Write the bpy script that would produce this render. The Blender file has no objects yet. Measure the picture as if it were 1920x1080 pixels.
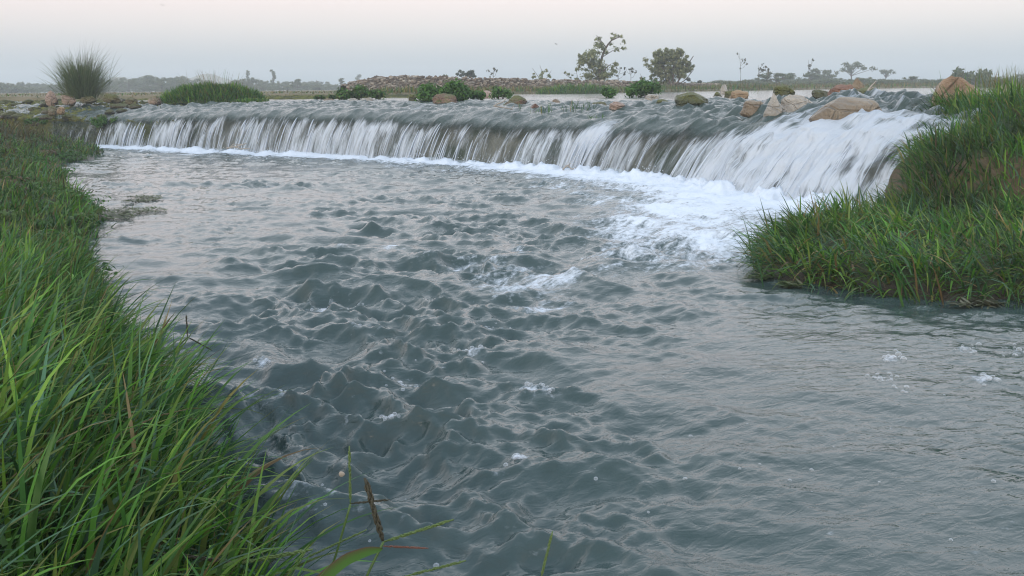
import bpy, math, random
import numpy as np

# ------------------------------------------------------------------ camera, sky, sun, exposure
scene = bpy.context.scene
COL = scene.collection
rng = np.random.default_rng(7)
random.seed(7)

FPX = 1867.0                                   # focal length in photo pixels (35 mm lens, 1920 wide)
PITCH = math.atan(374.5 / FPX)
ROLL = math.atan(17 / 1920)
EYE = np.array([0.0, 0.0, 1.0])
FW = np.array([0, math.cos(PITCH), -math.sin(PITCH)])
_r0 = np.array([1.0, 0, 0]); _u0 = np.array([0, math.sin(PITCH), math.cos(PITCH)])
RT = _r0 * math.cos(ROLL) - _u0 * math.sin(ROLL)
UP = _u0 * math.cos(ROLL) + _r0 * math.sin(ROLL)

from mathutils import Matrix, Vector
cam_d = bpy.data.cameras.new('camera'); cam = bpy.data.objects.new('camera', cam_d); COL.objects.link(cam)
cam_d.lens = FPX / 1920 * 36; cam_d.sensor_width = 36; cam_d.clip_start = 0.05; cam_d.clip_end = 3000
cam.matrix_world = Matrix(((RT[0], UP[0], -FW[0], EYE[0]), (RT[1], UP[1], -FW[1], EYE[1]),
                           (RT[2], UP[2], -FW[2], EYE[2]), (0, 0, 0, 1)))
scene.camera = cam

SUN_EL, SUN_AZ = math.radians(16), math.radians(205)     # azimuth clockwise from +Y: low, behind the camera
world = bpy.data.worlds.new('World'); scene.world = world; world.use_nodes = True
wn = world.node_tree.nodes; wl = world.node_tree.links
wn.clear()
w_out = wn.new('ShaderNodeOutputWorld')
sky = wn.new('ShaderNodeTexSky'); sky.sky_type = 'NISHITA'; sky.sun_disc = False
sky.sun_elevation = SUN_EL; sky.sun_rotation = SUN_AZ; sky.dust_density = 3.0
bg1 = wn.new('ShaderNodeBackground'); bg1.inputs['Strength'].default_value = 0.05
wl.new(sky.outputs[0], bg1.inputs['Color'])
# evening sky gradient added over the sky texture: grey-blue at the horizon, pink above it, pale blue overhead, the same all round
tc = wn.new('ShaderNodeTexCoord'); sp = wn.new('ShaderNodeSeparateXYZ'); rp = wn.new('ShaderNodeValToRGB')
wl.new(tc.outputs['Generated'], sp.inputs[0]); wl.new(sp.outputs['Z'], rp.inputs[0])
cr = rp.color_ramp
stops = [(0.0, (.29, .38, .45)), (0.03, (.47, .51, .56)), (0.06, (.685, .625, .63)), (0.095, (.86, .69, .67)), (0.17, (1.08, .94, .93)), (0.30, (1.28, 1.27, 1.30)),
         (0.55, (1.10, 1.18, 1.29)), (1.0, (.66, .84, 1.10))]  # bands above the view are raised to brighten the water's reflections
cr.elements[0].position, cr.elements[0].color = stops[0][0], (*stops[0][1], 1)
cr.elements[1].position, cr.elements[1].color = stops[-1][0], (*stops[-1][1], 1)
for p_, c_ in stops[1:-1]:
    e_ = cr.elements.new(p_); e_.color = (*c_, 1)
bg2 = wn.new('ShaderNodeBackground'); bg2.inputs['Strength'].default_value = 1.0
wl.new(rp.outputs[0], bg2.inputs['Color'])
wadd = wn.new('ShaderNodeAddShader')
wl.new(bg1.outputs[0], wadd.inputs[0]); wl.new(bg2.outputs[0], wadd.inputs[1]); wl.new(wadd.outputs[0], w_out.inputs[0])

sun_d = bpy.data.lights.new('sun', 'SUN'); sun = bpy.data.objects.new('sun', sun_d); COL.objects.link(sun)
sun_d.energy = 0.6; sun_d.angle = math.radians(25); sun_d.color = (1, .93, .86)
sun.rotation_euler = Vector((math.sin(SUN_AZ) * math.cos(SUN_EL), math.cos(SUN_AZ) * math.cos(SUN_EL), math.sin(SUN_EL))).to_track_quat('Z', 'Y').to_euler()
sun.location = (-3, -6, 6)

vs = scene.view_settings
vs.view_transform = 'Standard'; vs.look = 'None'; vs.gamma = 1; vs.exposure = 0.12; vs.use_curve_mapping = False
scene.cycles.use_denoising = True; scene.cycles.filter_width = 1.15
scene.cycles.max_bounces = 8; scene.cycles.transparent_max_bounces = 12; scene.cycles.volume_bounces = 1
scene.cycles.caustics_reflective = False; scene.cycles.caustics_refractive = False


# ------------------------------------------------------------------ helpers
def ray(px, py):
    return FW + (px - 960) / FPX * RT + (540 - py) / FPX * UP
def on_z(px, py, z):
    d = ray(px, py); return EYE + d * ((z - EYE[2]) / d[2])
def on_y(px, py, y):
    d = ray(px, py); return EYE + d * (y / d[1])
def to_px(P):
    P = np.asarray(P, float) - EYE
    d = P @ FW
    return np.stack([960 + FPX * (P @ RT) / d, 540 - FPX * (P @ UP) / d], -1)
def sstep(a, b, x):
    t = np.clip((x - a) / (b - a), 0, 1); return t * t * (3 - 2 * t)

_perm = np.random.default_rng(3).permutation(256); _perm = np.concatenate([_perm, _perm, _perm])
_ga = np.linspace(0, 2 * np.pi, 256, endpoint=False); _gx, _gy = np.cos(_ga), np.sin(_ga)
def perlin(x, y, seed=0):
    x = np.asarray(x, float) + seed * 17.31; y = np.asarray(y, float) + seed * 9.77
    xi = np.floor(x).astype(int); yi = np.floor(y).astype(int); xf = x - xi; yf = y - yi
    u = xf ** 3 * (xf * (6 * xf - 15) + 10); v = yf ** 3 * (yf * (6 * yf - 15) + 10)
    def g(ix, iy, dx, dy):
        h = _perm[_perm[(ix) & 255] + (iy & 255)]
        return _gx[h] * dx + _gy[h] * dy
    a = g(xi, yi, xf, yf); b = g(xi + 1, yi, xf - 1, yf)
    c = g(xi, yi + 1, xf, yf - 1); d = g(xi + 1, yi + 1, xf - 1, yf - 1)
    return ((a + (b - a) * u) * (1 - v) + (c + (d - c) * u) * v) * 1.5
def fbm(x, y, o=4, seed=0):
    r = 0; a = 1; t = 0
    for i in range(o):
        r = r + a * perlin(x * 2 ** i, y * 2 ** i, seed + i * 5); t += a; a *= .5
    return r / t * 1.3
def noise3(P, sc, seed=0):
    x, y, z = P[:, 0] * sc, P[:, 1] * sc, P[:, 2] * sc
    return (perlin(x + z * .37, y - z * .61, seed) + perlin(y + 5.2 + x * .29, z + x * .23, seed + 3) + perlin(z + 9.1 + y * .31, x - y * .17, seed + 7)) / 1.8

def ocean(N, L, lam, sig, seed, chopdir=None, dspread=0.0, align=0.0):
    """one tile of random waves: unit-rms height and its sideways displacement"""
    r = np.random.default_rng(seed)
    k1 = 2 * np.pi * np.fft.fftfreq(N, L / N)
    KX, KY = np.meshgrid(k1, k1, indexing='ij'); K = np.hypot(KX, KY); K[0, 0] = 1
    kp = 2 * np.pi / lam
    P = np.exp(-(np.log(K / kp)) ** 2 / (2 * sig ** 2)) / K
    if align > 0:
        c = (KX * chopdir[0] + KY * chopdir[1]) / K
        P = P * (1 - align + align * c ** 2)
    H = P * (r.normal(size=(N, N)) + 1j * r.normal(size=(N, N))); H[0, 0] = 0
    h = np.real(np.fft.ifft2(H)); dx = np.real(np.fft.ifft2(-1j * KX / K * H)); dy = np.real(np.fft.ifft2(-1j * KY / K * H))
    s = h.std(); return [a / s for a in (h, dx, dy)], L
def tile(o, x, y):
    (arrs, L) = o; N = arrs[0].shape[0]
    fx = (x / L) % 1 * N; fy = (y / L) % 1 * N
    i = np.floor(fx).astype(int); j = np.floor(fy).astype(int); u = fx - i; v = fy - j
    i %= N; j %= N; i1 = (i + 1) % N; j1 = (j + 1) % N
    return [a[i, j] * (1 - u) * (1 - v) + a[i1, j] * u * (1 - v) + a[i, j1] * (1 - u) * v + a[i1, j1] * u * v for a in arrs]

def sd_poly(x, y, poly):
    """signed distance to a polygon, positive inside"""
    poly = np.asarray(poly, float); d = np.full(x.shape, 1e9); ins = np.zeros(x.shape, bool)
    n = len(poly)
    for i in range(n):
        a = poly[i]; b = poly[(i + 1) % n]; e = b - a
        t = np.clip(((x - a[0]) * e[0] + (y - a[1]) * e[1]) / (e @ e), 0, 1)
        d = np.minimum(d, np.hypot(x - a[0] - t * e[0], y - a[1] - t * e[1]))
        c = (a[1] > y) != (b[1] > y)
        ins ^= c & (x < (b[0] - a[0]) * (y - a[1]) / (b[1] - a[1] + 1e-12) + a[0])
    return np.where(ins, d, -d)

def mk(name, V, F, mat, parent=None, attrs=None, smooth=True):
    """one mesh object from arrays; F is an (n,3) or (n,4) array or a list of such"""
    V = np.asarray(V, np.float32)
    Fs = F if isinstance(F, list) else [F]
    Fs = [np.asarray(f, np.int32) for f in Fs if len(f)]
    me = bpy.data.meshes.new(name)
    me.vertices.add(len(V)); me.vertices.foreach_set('co', V.ravel())
    nl = sum(f.size for f in Fs); npoly = sum(len(f) for f in Fs)
    me.loops.add(nl); me.polygons.add(npoly)
    me.loops.foreach_set('vertex_index', np.concatenate([f.ravel() for f in Fs]))
    tot = np.concatenate([np.full(len(f), f.shape[1]) for f in Fs]).astype(np.int32)
    me.polygons.foreach_set('loop_start', np.concatenate([[0], np.cumsum(tot)[:-1]]).astype(np.int32))
    me.polygons.foreach_set('use_smooth', np.full(npoly, smooth))
    for k, a in (attrs or {}).items():
        a = np.asarray(a, np.float32)
        if a.ndim == 1:
            at = me.attributes.new(k, 'FLOAT', 'POINT'); at.data.foreach_set('value', a)
        elif a.shape[1] == 3:
            at = me.attributes.new(k, 'FLOAT_VECTOR', 'POINT'); at.data.foreach_set('vector', a.ravel())
    me.update(calc_edges=True)
    if mat: me.materials.append(mat)
    o = bpy.data.objects.new(name, me); COL.objects.link(o)
    if parent: o.parent = parent
    return o
def grid_faces(nr, nc):
    i = np.arange(nr - 1)[:, None] * nc + np.arange(nc - 1)[None]
    i = i.ravel(); return np.stack([i, i + 1, i + nc + 1, i + nc], 1)
def tag(o, label=None, cat=None, group=None, kind=None):
    if label: o['label'] = label
    if cat: o['category'] = cat
    if group: o['group'] = group
    if kind: o['kind'] = kind
    return o
def empty(name, loc, label, cat, group=None):
    o = bpy.data.objects.new(name, None); COL.objects.link(o); o.location = [float(v) for v in loc]
    o.empty_display_size = .1
    return tag(o, label, cat, group)
def tube(path, rad, n=6):
    """closed tube round a path; returns verts, [quads, tris]"""
    P = np.asarray(path, float); m = len(P); rad = np.broadcast_to(np.asarray(rad, float), (m,))
    T = np.gradient(P, axis=0); T /= np.linalg.norm(T, axis=1)[:, None] + 1e-9
    ref = np.array([.31, .77, .55]); A = np.cross(T, ref); A /= np.linalg.norm(A, axis=1)[:, None] + 1e-9; B = np.cross(T, A)
    an = np.arange(n) / n * 2 * np.pi
    V = P[:, None] + rad[:, None, None] * (np.cos(an)[None, :, None] * A[:, None] + np.sin(an)[None, :, None] * B[:, None])
    q = []
    for i in range(m - 1):
        for j in range(n):
            q.append((i * n + j, i * n + (j + 1) % n, (i + 1) * n + (j + 1) % n, (i + 1) * n + j))
    V = V.reshape(-1, 3); V = np.concatenate([V, P[:1], P[-1:]])
    t = [(m * n, (j + 1) % n, j) for j in range(n)] + [(m * n + 1, (m - 1) * n + j, (m - 1) * n + (j + 1) % n) for j in range(n)]
    return V, np.array(q), np.array(t)
def join_tubes(list_):
    V, Q, T, off = [], [], [], 0
    for v, q, t in list_:
        V.append(v); Q.append(q + off); T.append(t + off); off += len(v)
    return np.concatenate(V), [np.concatenate(Q), np.concatenate(T)]

_ico = {}
def ico(n):
    if n in _ico: return _ico[n]
    t = (1 + 5 ** .5) / 2
    V = [(-1, t, 0), (1, t, 0), (-1, -t, 0), (1, -t, 0), (0, -1, t), (0, 1, t), (0, -1, -t), (0, 1, -t), (t, 0, -1), (t, 0, 1), (-t, 0, -1), (-t, 0, 1)]
    F = [(0, 11, 5), (0, 5, 1), (0, 1, 7), (0, 7, 10), (0, 10, 11), (1, 5, 9), (5, 11, 4), (11, 10, 2), (10, 7, 6), (7, 1, 8), (3, 9, 4), (3, 4, 2), (3, 2, 6), (3, 6, 8), (3, 8, 9), (4, 9, 5), (2, 4, 11), (6, 2, 10), (8, 6, 7), (9, 8, 1)]
    V = [np.array(v, float) / np.linalg.norm(v) for v in V]
    for _ in range(n):
        mid = {}; F2 = []
        def m(a, b):
            k = (min(a, b), max(a, b))
            if k not in mid:
                p = V[a] + V[b]; V.append(p / np.linalg.norm(p)); mid[k] = len(V) - 1
            return mid[k]
        for a, b, c in F:
            ab, bc, ca = m(a, b), m(b, c), m(c, a); F2 += [(a, ab, ca), (b, bc, ab), (c, ca, bc), (ab, bc, ca)]
        F = F2
    _ico[n] = (np.array(V), np.array(F)); return _ico[n]


# ------------------------------------------------------------------ materials
def material(name):
    m = bpy.data.materials.new(name); m.use_nodes = True
    n, l = m.node_tree.nodes, m.node_tree.links; n.clear()
    out = n.new('ShaderNodeOutputMaterial')
    return m, n, l, out
class NB:
    """small node-building helper"""
    def __init__(s, n, l): s.n, s.l = n, l
    def put(s, inp, v):
        if hasattr(v, 'is_output') or isinstance(v, bpy.types.NodeSocket): s.l.new(v, inp)
        else: inp.default_value = v
    def attr(s, name, out='Fac'):
        a = s.n.new('ShaderNodeAttribute'); a.attribute_name = name; return a.outputs[out]
    def pos(s):
        return s.n.new('ShaderNodeNewGeometry').outputs['Position']
    def obj(s):
        return s.n.new('ShaderNodeTexCoord').outputs['Object']
    def mapv(s, v, scale=(1, 1, 1), rot=(0, 0, 0)):
        m = s.n.new('ShaderNodeMapping'); s.put(m.inputs['Vector'], v); m.inputs['Scale'].default_value = scale; m.inputs['Rotation'].default_value = rot
        return m.outputs[0]
    def noise(s, v, scale, detail=4, rough=.55, dist=0, out=0):
        t = s.n.new('ShaderNodeTexNoise'); s.put(t.inputs['Vector'], v); t.inputs['Scale'].default_value = scale
        t.inputs['Detail'].default_value = detail; t.inputs['Roughness'].default_value = rough; t.inputs['Distortion'].default_value = dist
        return t.outputs[out]
    def voro(s, v, scale, feature='F1', out='Distance'):
        t = s.n.new('ShaderNodeTexVoronoi'); t.feature = feature; s.put(t.inputs['Vector'], v); t.inputs['Scale'].default_value = scale
        return t.outputs[out]
    def math(s, op, a, b=0, c=0, clamp=False):
        m = s.n.new('ShaderNodeMath'); m.operation = op; m.use_clamp = clamp
        s.put(m.inputs[0], a); s.put(m.inputs[1], b); s.put(m.inputs[2], c); return m.outputs[0]
    def rng(s, v, a, b, c=0., d=1., kind='SMOOTHSTEP'):
        m = s.n.new('ShaderNodeMapRange'); m.interpolation_type = kind; s.put(m.inputs['Value'], v)
        for i, x in zip(('From Min', 'From Max', 'To Min', 'To Max'), (a, b, c, d)): s.put(m.inputs[i], x)
        return m.outputs[0]
    def mix(s, f, a, b):
        m = s.n.new('ShaderNodeMix'); m.data_type = 'RGBA'; s.put(m.inputs[0], f)
        s.put(m.inputs[6], (*a, 1) if isinstance(a, tuple) else a); s.put(m.inputs[7], (*b, 1) if isinstance(b, tuple) else b); return m.outputs[2]
    def ramp(s, v, st):
        r = s.n.new('ShaderNodeValToRGB'); s.put(r.inputs[0], v); c = r.color_ramp
        c.elements[0].position, c.elements[0].color = st[0][0], (*st[0][1], 1); c.elements[1].position, c.elements[1].color = st[-1][0], (*st[-1][1], 1)
        for p, q in st[1:-1]: c.elements.new(p).color = (*q, 1)
        return r.outputs[0]
    def bump(s, h, dist, strength=1., normal=None):
        b = s.n.new('ShaderNodeBump'); s.put(b.inputs['Height'], h); b.inputs['Distance'].default_value = dist; b.inputs['Strength'].default_value = strength
        if normal: s.l.new(normal, b.inputs['Normal'])
        return b.outputs[0]
    def bsdf(s, col, rough=.6, ior=1.45, spec=.5, normal=None, **kw):
        p = s.n.new('ShaderNodeBsdfPrincipled'); s.put(p.inputs['Base Color'], (*col, 1) if isinstance(col, tuple) else col)
        s.put(p.inputs['Roughness'], rough); p.inputs['IOR'].default_value = ior; s.put(p.inputs['Specular IOR Level'], spec)
        if normal: s.l.new(normal, p.inputs['Normal'])
        for k, v in kw.items(): s.put(p.inputs[k], v)
        return p.outputs[0]
    def mixs(s, f, a, b):
        m = s.n.new('ShaderNodeMixShader'); s.put(m.inputs[0], f); s.l.new(a, m.inputs[1]); s.l.new(b, m.inputs[2]); return m.outputs[0]

FOAM = (.61, .67, .735)
def mat_pool():
    m, n, l, out = material('river_water'); b = NB(n, l)
    P = b.pos(); foam = b.attr('foam'); churn = b.attr('churn')
    fl = b.mapv(b.mapv(P, (1, 1, 1), (0, 0, math.radians(-48))), (.28, 1, 1))          # stretched along the current
    n1 = b.noise(fl, 11, 6, .62, .9); n2 = b.noise(P, 34, 4, .6, .4)
    nn = b.math('ADD', b.math('MULTIPLY', n1, .62), b.math('MULTIPLY', n2, .38))
    f = b.rng(b.math('ADD', foam, b.math('MULTIPLY', b.math('SUBTRACT', nn, .5), 2.8)), .32, 1.10)
    n3 = b.noise(P, 2.2, 2, .5)
    wc = b.mix(n3, (.032, .056, .0545), (.056, .083, .080))
    col = b.mix(f, wc, FOAM)
    rip = b.noise(b.mapv(b.mapv(P, (1, 1, 1), (0, 0, math.radians(-20))), (.5, 1, 1)), 26, 3, .55, .8)
    rip2 = b.noise(b.mapv(b.mapv(P, (1, 1, 1), (0, 0, math.radians(-48))), (.45, 1, 1)), 62, 2, .5, .6)
    rip = b.math('ADD', rip, b.math('MULTIPLY', rip2, .32))
    froth = b.noise(P, 60, 3, .6, .3)
    h = b.math('ADD', b.math('MULTIPLY', rip, b.math('ADD', .25, b.math('MULTIPLY', churn, .5))), b.math('MULTIPLY', b.math('MULTIPLY', froth, f), .5))
    nor = b.bump(h, .013, .55)
    rough = b.math('ADD', .05, b.math('MULTIPLY', f, .5))
    l.new(b.bsdf(col, rough, 1.33, .5, nor), out.inputs[0]); return m
def mat_fall():
    """the sheet of water over the weir: white streaks, thin see-through film between them"""
    m, n, l, out = material('falling_water'); b = NB(n, l)
    fl = b.attr('flow', 'Vector'); white = b.attr('white'); film = b.attr('film')
    s1 = b.noise(b.mapv(fl, (9, 1.6, 0)), 1, 5, .68, 1.1); s2 = b.noise(b.mapv(fl, (48, 4.5, 0)), 1, 4, .65, .9)
    st = b.math('ADD', b.math('MULTIPLY', s1, .6), b.math('MULTIPLY', s2, .4))
    f = b.rng(b.math('ADD', white, b.math('MULTIPLY', b.math('SUBTRACT', st, .5), 3.0)), .10, 1.08)
    P = b.pos()
    wn_ = b.noise(P, 3, 3, .6)
    wc = b.mix(wn_, (.030, .050, .042), (.055, .075, .066))
    rip = b.noise(b.mapv(fl, (26, 5, 0)), 1, 5, .65, .6)
    nor = b.bump(b.math('ADD', rip, b.math('MULTIPLY', st, .8)), .024, .7)
    water = b.bsdf(wc, .08, 1.33, .5, nor)
    tr = n.new('ShaderNodeBsdfTransparent'); tr.inputs[0].default_value = (.93, .95, .93, 1)
    thin = b.mixs(b.math('SUBTRACT', 1, b.math('MULTIPLY', film, .72)), tr.outputs[0], water)
    fo = b.bsdf(FOAM, .5, 1.33, .4, nor)
    tl = n.new('ShaderNodeBsdfTranslucent'); tl.inputs[0].default_value = (*FOAM, 1)
    fo = b.mixs(.25, fo, tl.outputs[0])
    l.new(b.mixs(f, thin, fo), out.inputs[0]); return m
def mat_plain(name, c, rough=.6, spec=.5):
    m, n, l, out = material(name); b = NB(n, l); l.new(b.bsdf(c, rough, spec=spec), out.inputs[0]); return m
def mat_strand():
    m, n, l, out = material('water_strand'); b = NB(n, l)
    tl = n.new('ShaderNodeBsdfTranslucent'); tl.inputs[0].default_value = (.72, .78, .84, 1)
    l.new(b.mixs(.35, b.bsdf((.70, .76, .83), .25, 1.33), tl.outputs[0]), out.inputs[0]); return m
def mat_bubble():
    m, n, l, out = material('bubble_film'); b = NB(n, l)
    tr = n.new('ShaderNodeBsdfTransparent')
    lw = n.new('ShaderNodeLayerWeight'); lw.inputs[0].default_value = .35
    l.new(b.mixs(b.math('ADD', .08, b.math('MULTIPLY', lw.outputs['Facing'], .5)), tr.outputs[0], b.bsdf((.75, .8, .86), .08, 1.33)), out.inputs[0]); return m
def mat_wall():
    m, n, l, out = material('wet_weir_rock'); b = NB(n, l); P = b.pos()
    n1 = b.noise(b.mapv(P, (1, 1, .5)), 5, 6, .65, .4); n2 = b.noise(P, 1.3, 4, .6)
    c = b.ramp(n1, [(.3, (.075, .07, .055)), (.5, (.18, .17, .14)), (.7, (.30, .28, .235))])
    c = b.mix(b.rng(n2, .5, .65), c, (.035, .05, .018))
    l.new(b.bsdf(c, .35, normal=b.bump(n1, .05, .8)), out.inputs[0]); return m
def mat_rock(name, cols, moss=.0, mosscol=(.10, .11, .018), wet=.0, scale=6.):
    m, n, l, out = material(name); b = NB(n, l); O = b.obj()
    n1 = b.noise(O, scale, 7, .62, .5); n2 = b.noise(O, scale * .35, 3, .5, .3); n3 = b.noise(O, scale * 6, 5, .6)
    c = b.ramp(b.math('ADD', b.math('MULTIPLY', n1, .6), b.math('MULTIPLY', n2, .4)), [(.33, cols[0]), (.5, cols[1]), (.66, cols[2])])
    c = b.mix(b.math('MULTIPLY', b.rng(n3, .55, .75), .35), c, cols[0])
    if moss > 0:
        g = n.new('ShaderNodeNewGeometry'); sx = n.new('ShaderNodeSeparateXYZ'); l.new(g.outputs['Normal'], sx.inputs[0])
        mm = b.rng(b.math('ADD', b.math('MULTIPLY', sx.outputs['Z'], .35), b.math('ADD', n2, b.math('MULTIPLY', n1, .5))), 1.05 - moss * .6, 1.25 - moss * .6)
        mc = b.mix(b.noise(O, scale * 3, 3, .6), mosscol, tuple(x * 2.1 for x in mosscol))
        c = b.mix(mm, c, mc)
    so = n.new('ShaderNodeSeparateXYZ'); l.new(O, so.inputs[0])
    wt = b.rng(b.math('ADD', so.outputs['Z'], b.math('MULTIPLY', b.math('SUBTRACT', n2, .5), .22)), .10, .03)      # wet foot
    c = b.mix(b.math('MULTIPLY', wt, .6), c, cols[0])
    crack = b.rng(b.voro(b.mapv(O, (1, 1, 1.7)), scale * .55, 'DISTANCE_TO_EDGE'), .0, .05)
    hgt = b.math('ADD', b.math('ADD', n1, b.math('MULTIPLY', n3, .35)), b.math('MULTIPLY', crack, .25))
    l.new(b.bsdf(c, b.math('SUBTRACT', .75 - wet * .45, b.math('MULTIPLY', wt, .25)), normal=b.bump(hgt, .09 / scale * 6, .9)), out.inputs[0]); return m
def mat_leaf(name, sat=1.0, rough=.5, trans=.3):
    m, n, l, out = material(name); b = NB(n, l); c = b.attr('col', 'Vector')
    tl = n.new('ShaderNodeBsdfTranslucent'); l.new(c, tl.inputs[0])
    l.new(b.mixs(trans, b.bsdf(c, rough, spec=.35), tl.outputs[0]), out.inputs[0]); return m
def mat_ground(name, cols, scale=3., bumpd=.06, earth=None):
    m, n, l, out = material(name); b = NB(n, l); P = b.pos()
    n1 = b.noise(P, scale, 7, .65, .4); n2 = b.noise(P, scale * .2, 4, .6); n3 = b.noise(P, scale * 9, 4, .6)
    c = b.ramp(b.math('ADD', b.math('MULTIPLY', n1, .55), b.math('MULTIPLY', n2, .45)), list(zip((.3, .45, .55, .7), cols)))
    c = b.mix(b.math('MULTIPLY', n3, .4), c, cols[0]); rough = .85
    if earth:                                            # bare earth on steep faces, wet mud at the water line
        g = n.new('ShaderNodeNewGeometry'); sx = n.new('ShaderNodeSeparateXYZ'); l.new(g.outputs['True Normal'], sx.inputs[0])
        sz = n.new('ShaderNodeSeparateXYZ'); l.new(P, sz.inputs[0])
        c = b.mix(b.rng(b.math('ADD', sx.outputs['Z'], b.math('MULTIPLY', b.math('SUBTRACT', n1, .5), .5)), .74, .52), c, b.mix(n3, tuple(.6 * e for e in earth), earth))
        wet = b.rng(b.math('ADD', sz.outputs['Z'], b.math('MULTIPLY', b.math('SUBTRACT', n1, .5), .06)), .07, .035)
        c = b.mix(wet, c, (.032, .027, .018)); rough = b.math('SUBTRACT', .85, b.math('MULTIPLY', wet, .55))
    l.new(b.bsdf(c, rough, spec=.3, normal=b.bump(b.math('ADD', n1, b.math('MULTIPLY', n3, .25)), bumpd, .8)), out.inputs[0]); return m
def mat_bark():
    m, n, l, out = material('bark'); b = NB(n, l); P = b.obj()
    n1 = b.noise(b.mapv(P, (1, 1, .25)), 22, 5, .6)
    l.new(b.bsdf(b.ramp(n1, [(.35, (.045, .035, .026)), (.65, (.14, .11, .085))]), .85, normal=b.bump(n1, .01)), out.inputs[0]); return m

M_POOL, M_FALL, M_STRAND, M_BUB, M_WALL = mat_pool(), mat_fall(), mat_strand(), mat_bubble(), mat_wall()
M_FOAM = mat_plain('foam', FOAM, .6)
M_GRASS = mat_leaf('grass_blade'); M_LEAF = mat_leaf('leaf', trans=.42); M_BARK = mat_bark()
M_BANK = mat_ground('bank_soil', [(.018, .026, .010), (.030, .045, .014), (.045, .055, .022), (.07, .06, .035)], 5, earth=(.12, .09, .055))
M_PLAIN = mat_ground('dry_plain', [(.06, .065, .03), (.12, .105, .05), (.19, .15, .09), (.25, .20, .13)], 1.2)
M_MOSS = mat_ground('mossy_ledge', [(.018, .020, .010), (.05, .052, .018), (.13, .135, .025), (.19, .18, .045)], 4)
M_ISLET = mat_ground('islet_soil', [(.02, .03, .01), (.04, .06, .015), (.05, .07, .02), (.07, .08, .03)], 6)

# ------------------------------------------------------------------ the weir line and the upper river surface
BASE = np.array([(-20, 25.6), (-16, 23.4), (-11, 20.7), (-7.62, 18.71), (-5.82, 17.47), (-4.25, 16.37), (-2.77, 15.4), (-1.52, 14.43), (-.41, 13.38),
                 (.54, 12.39), (1.35, 11.4), (1.86, 10.3), (2.2, 9.25), (2.75, 8.25), (3.5, 7.5)])
PXT = [-500, -330, -60, 190, 330, 470, 620, 760, 900, 1040, 1180, 1300, 1420, 1560, 1700]
_sl = np.concatenate([[0], np.cumsum(np.linalg.norm(np.diff(BASE, axis=0), axis=1))]); _sl -= _sl[3]
S_OF_PX = lambda p: np.interp(p, PXT, _sl)
_ss = np.linspace(_sl[0], _sl[-1], 1200)
_bx, _by = np.interp(_ss, _sl, BASE[:, 0]), np.interp(_ss, _sl, BASE[:, 1])
_kw = np.exp(-np.linspace(-2.5, 2.5, 61) ** 2 / 2); _kw /= _kw.sum()
def _smo(a): return np.convolve(np.pad(a, 30, mode='reflect', reflect_type='odd'), _kw, 'valid')
_bx, _by = _smo(_bx), _smo(_by)
_tx, _ty = np.gradient(_bx, _ss), np.gradient(_by, _ss); _tl = np.hypot(_tx, _ty)
_dx, _dy = _smo(_ty / _tl), _smo(-_tx / _tl)          # downstream direction
def weir(s):
    return [np.interp(s, _ss, a) for a in (_bx, _by, _dx, _dy)]
def tab(px, v): return lambda s: np.interp(s, S_OF_PX(np.array(px, float)), v)
W_OUT = tab([-500, 190, 500, 900, 1200, 1350, 1500, 1700], [.25, .34, .46, .50, .56, .68, .80, .80])
Z_C = tab([-500, 100, 190, 300, 400, 620, 800, 1000, 1180, 1300, 1420, 1560, 1700], [.5, .5, .52, .585, .625, .635, .59, .575, .58, .615, .66, .67, .66])
STRONG = tab([60, 150, 190, 250, 330, 400, 420, 440, 480, 560, 640, 740, 800, 830, 870, 900, 960, 1010, 1080, 1160, 1200, 1250, 1275, 1320, 1400, 1700],
             [.18, .34, .52, .68, .66, .56, .32, .56, .66, .72, .76, .68, .56, .50, .42, .36, .46, .60, .70, .64, .50, .46, .62, .88, .98, 1.0])
ZPOOL = .80
HUMPS = [(on_y(1650, 190, 10.9), .12, .75), (on_y(1590, 195, 10.3), .06, .5), (on_y(1500, 195, 11.2), .05, .5), (on_y(960, 195, 14.6), .04, .7), (on_y(1310, 185, 14.5), .05, .5)]
OC_UP = ocean(512, 9.0, .42, .7, 11, (.6, .8), align=.35)
OC_UP2 = ocean(512, 3.0, .16, .6, 12, (.6, .8), align=.3)
def up_z(s, q, x, y):
    zc = Z_C(s); z = ZPOOL - (ZPOOL - zc - .035) * np.exp(-np.maximum(q, 0) / 1.35) - .035 * np.exp(-np.maximum(q, 0) / .12)
    for (c, a, r) in HUMPS:
        z = z + a * np.exp(-((x - c[0]) ** 2 + (y - c[1]) ** 2) / r ** 2)
    amp = (.034 * np.exp(-((q - 1.6) / 1.5) ** 2) + .006 * np.exp(-q / 12) + .001) * (.55 + .8 * sstep(9, 13, s))
    # along-flow streaming near the lip, choppier further back
    st = fbm(s * 3.2 + .25 * np.sin(q * 1.3), q * .7, 3, 21) * .03 * np.exp(-((q - .4) / .9) ** 2)
    return z + amp * (tile(OC_UP, x, y)[0] * .9 + tile(OC_UP2, x, y)[0] * .36) + st

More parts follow.
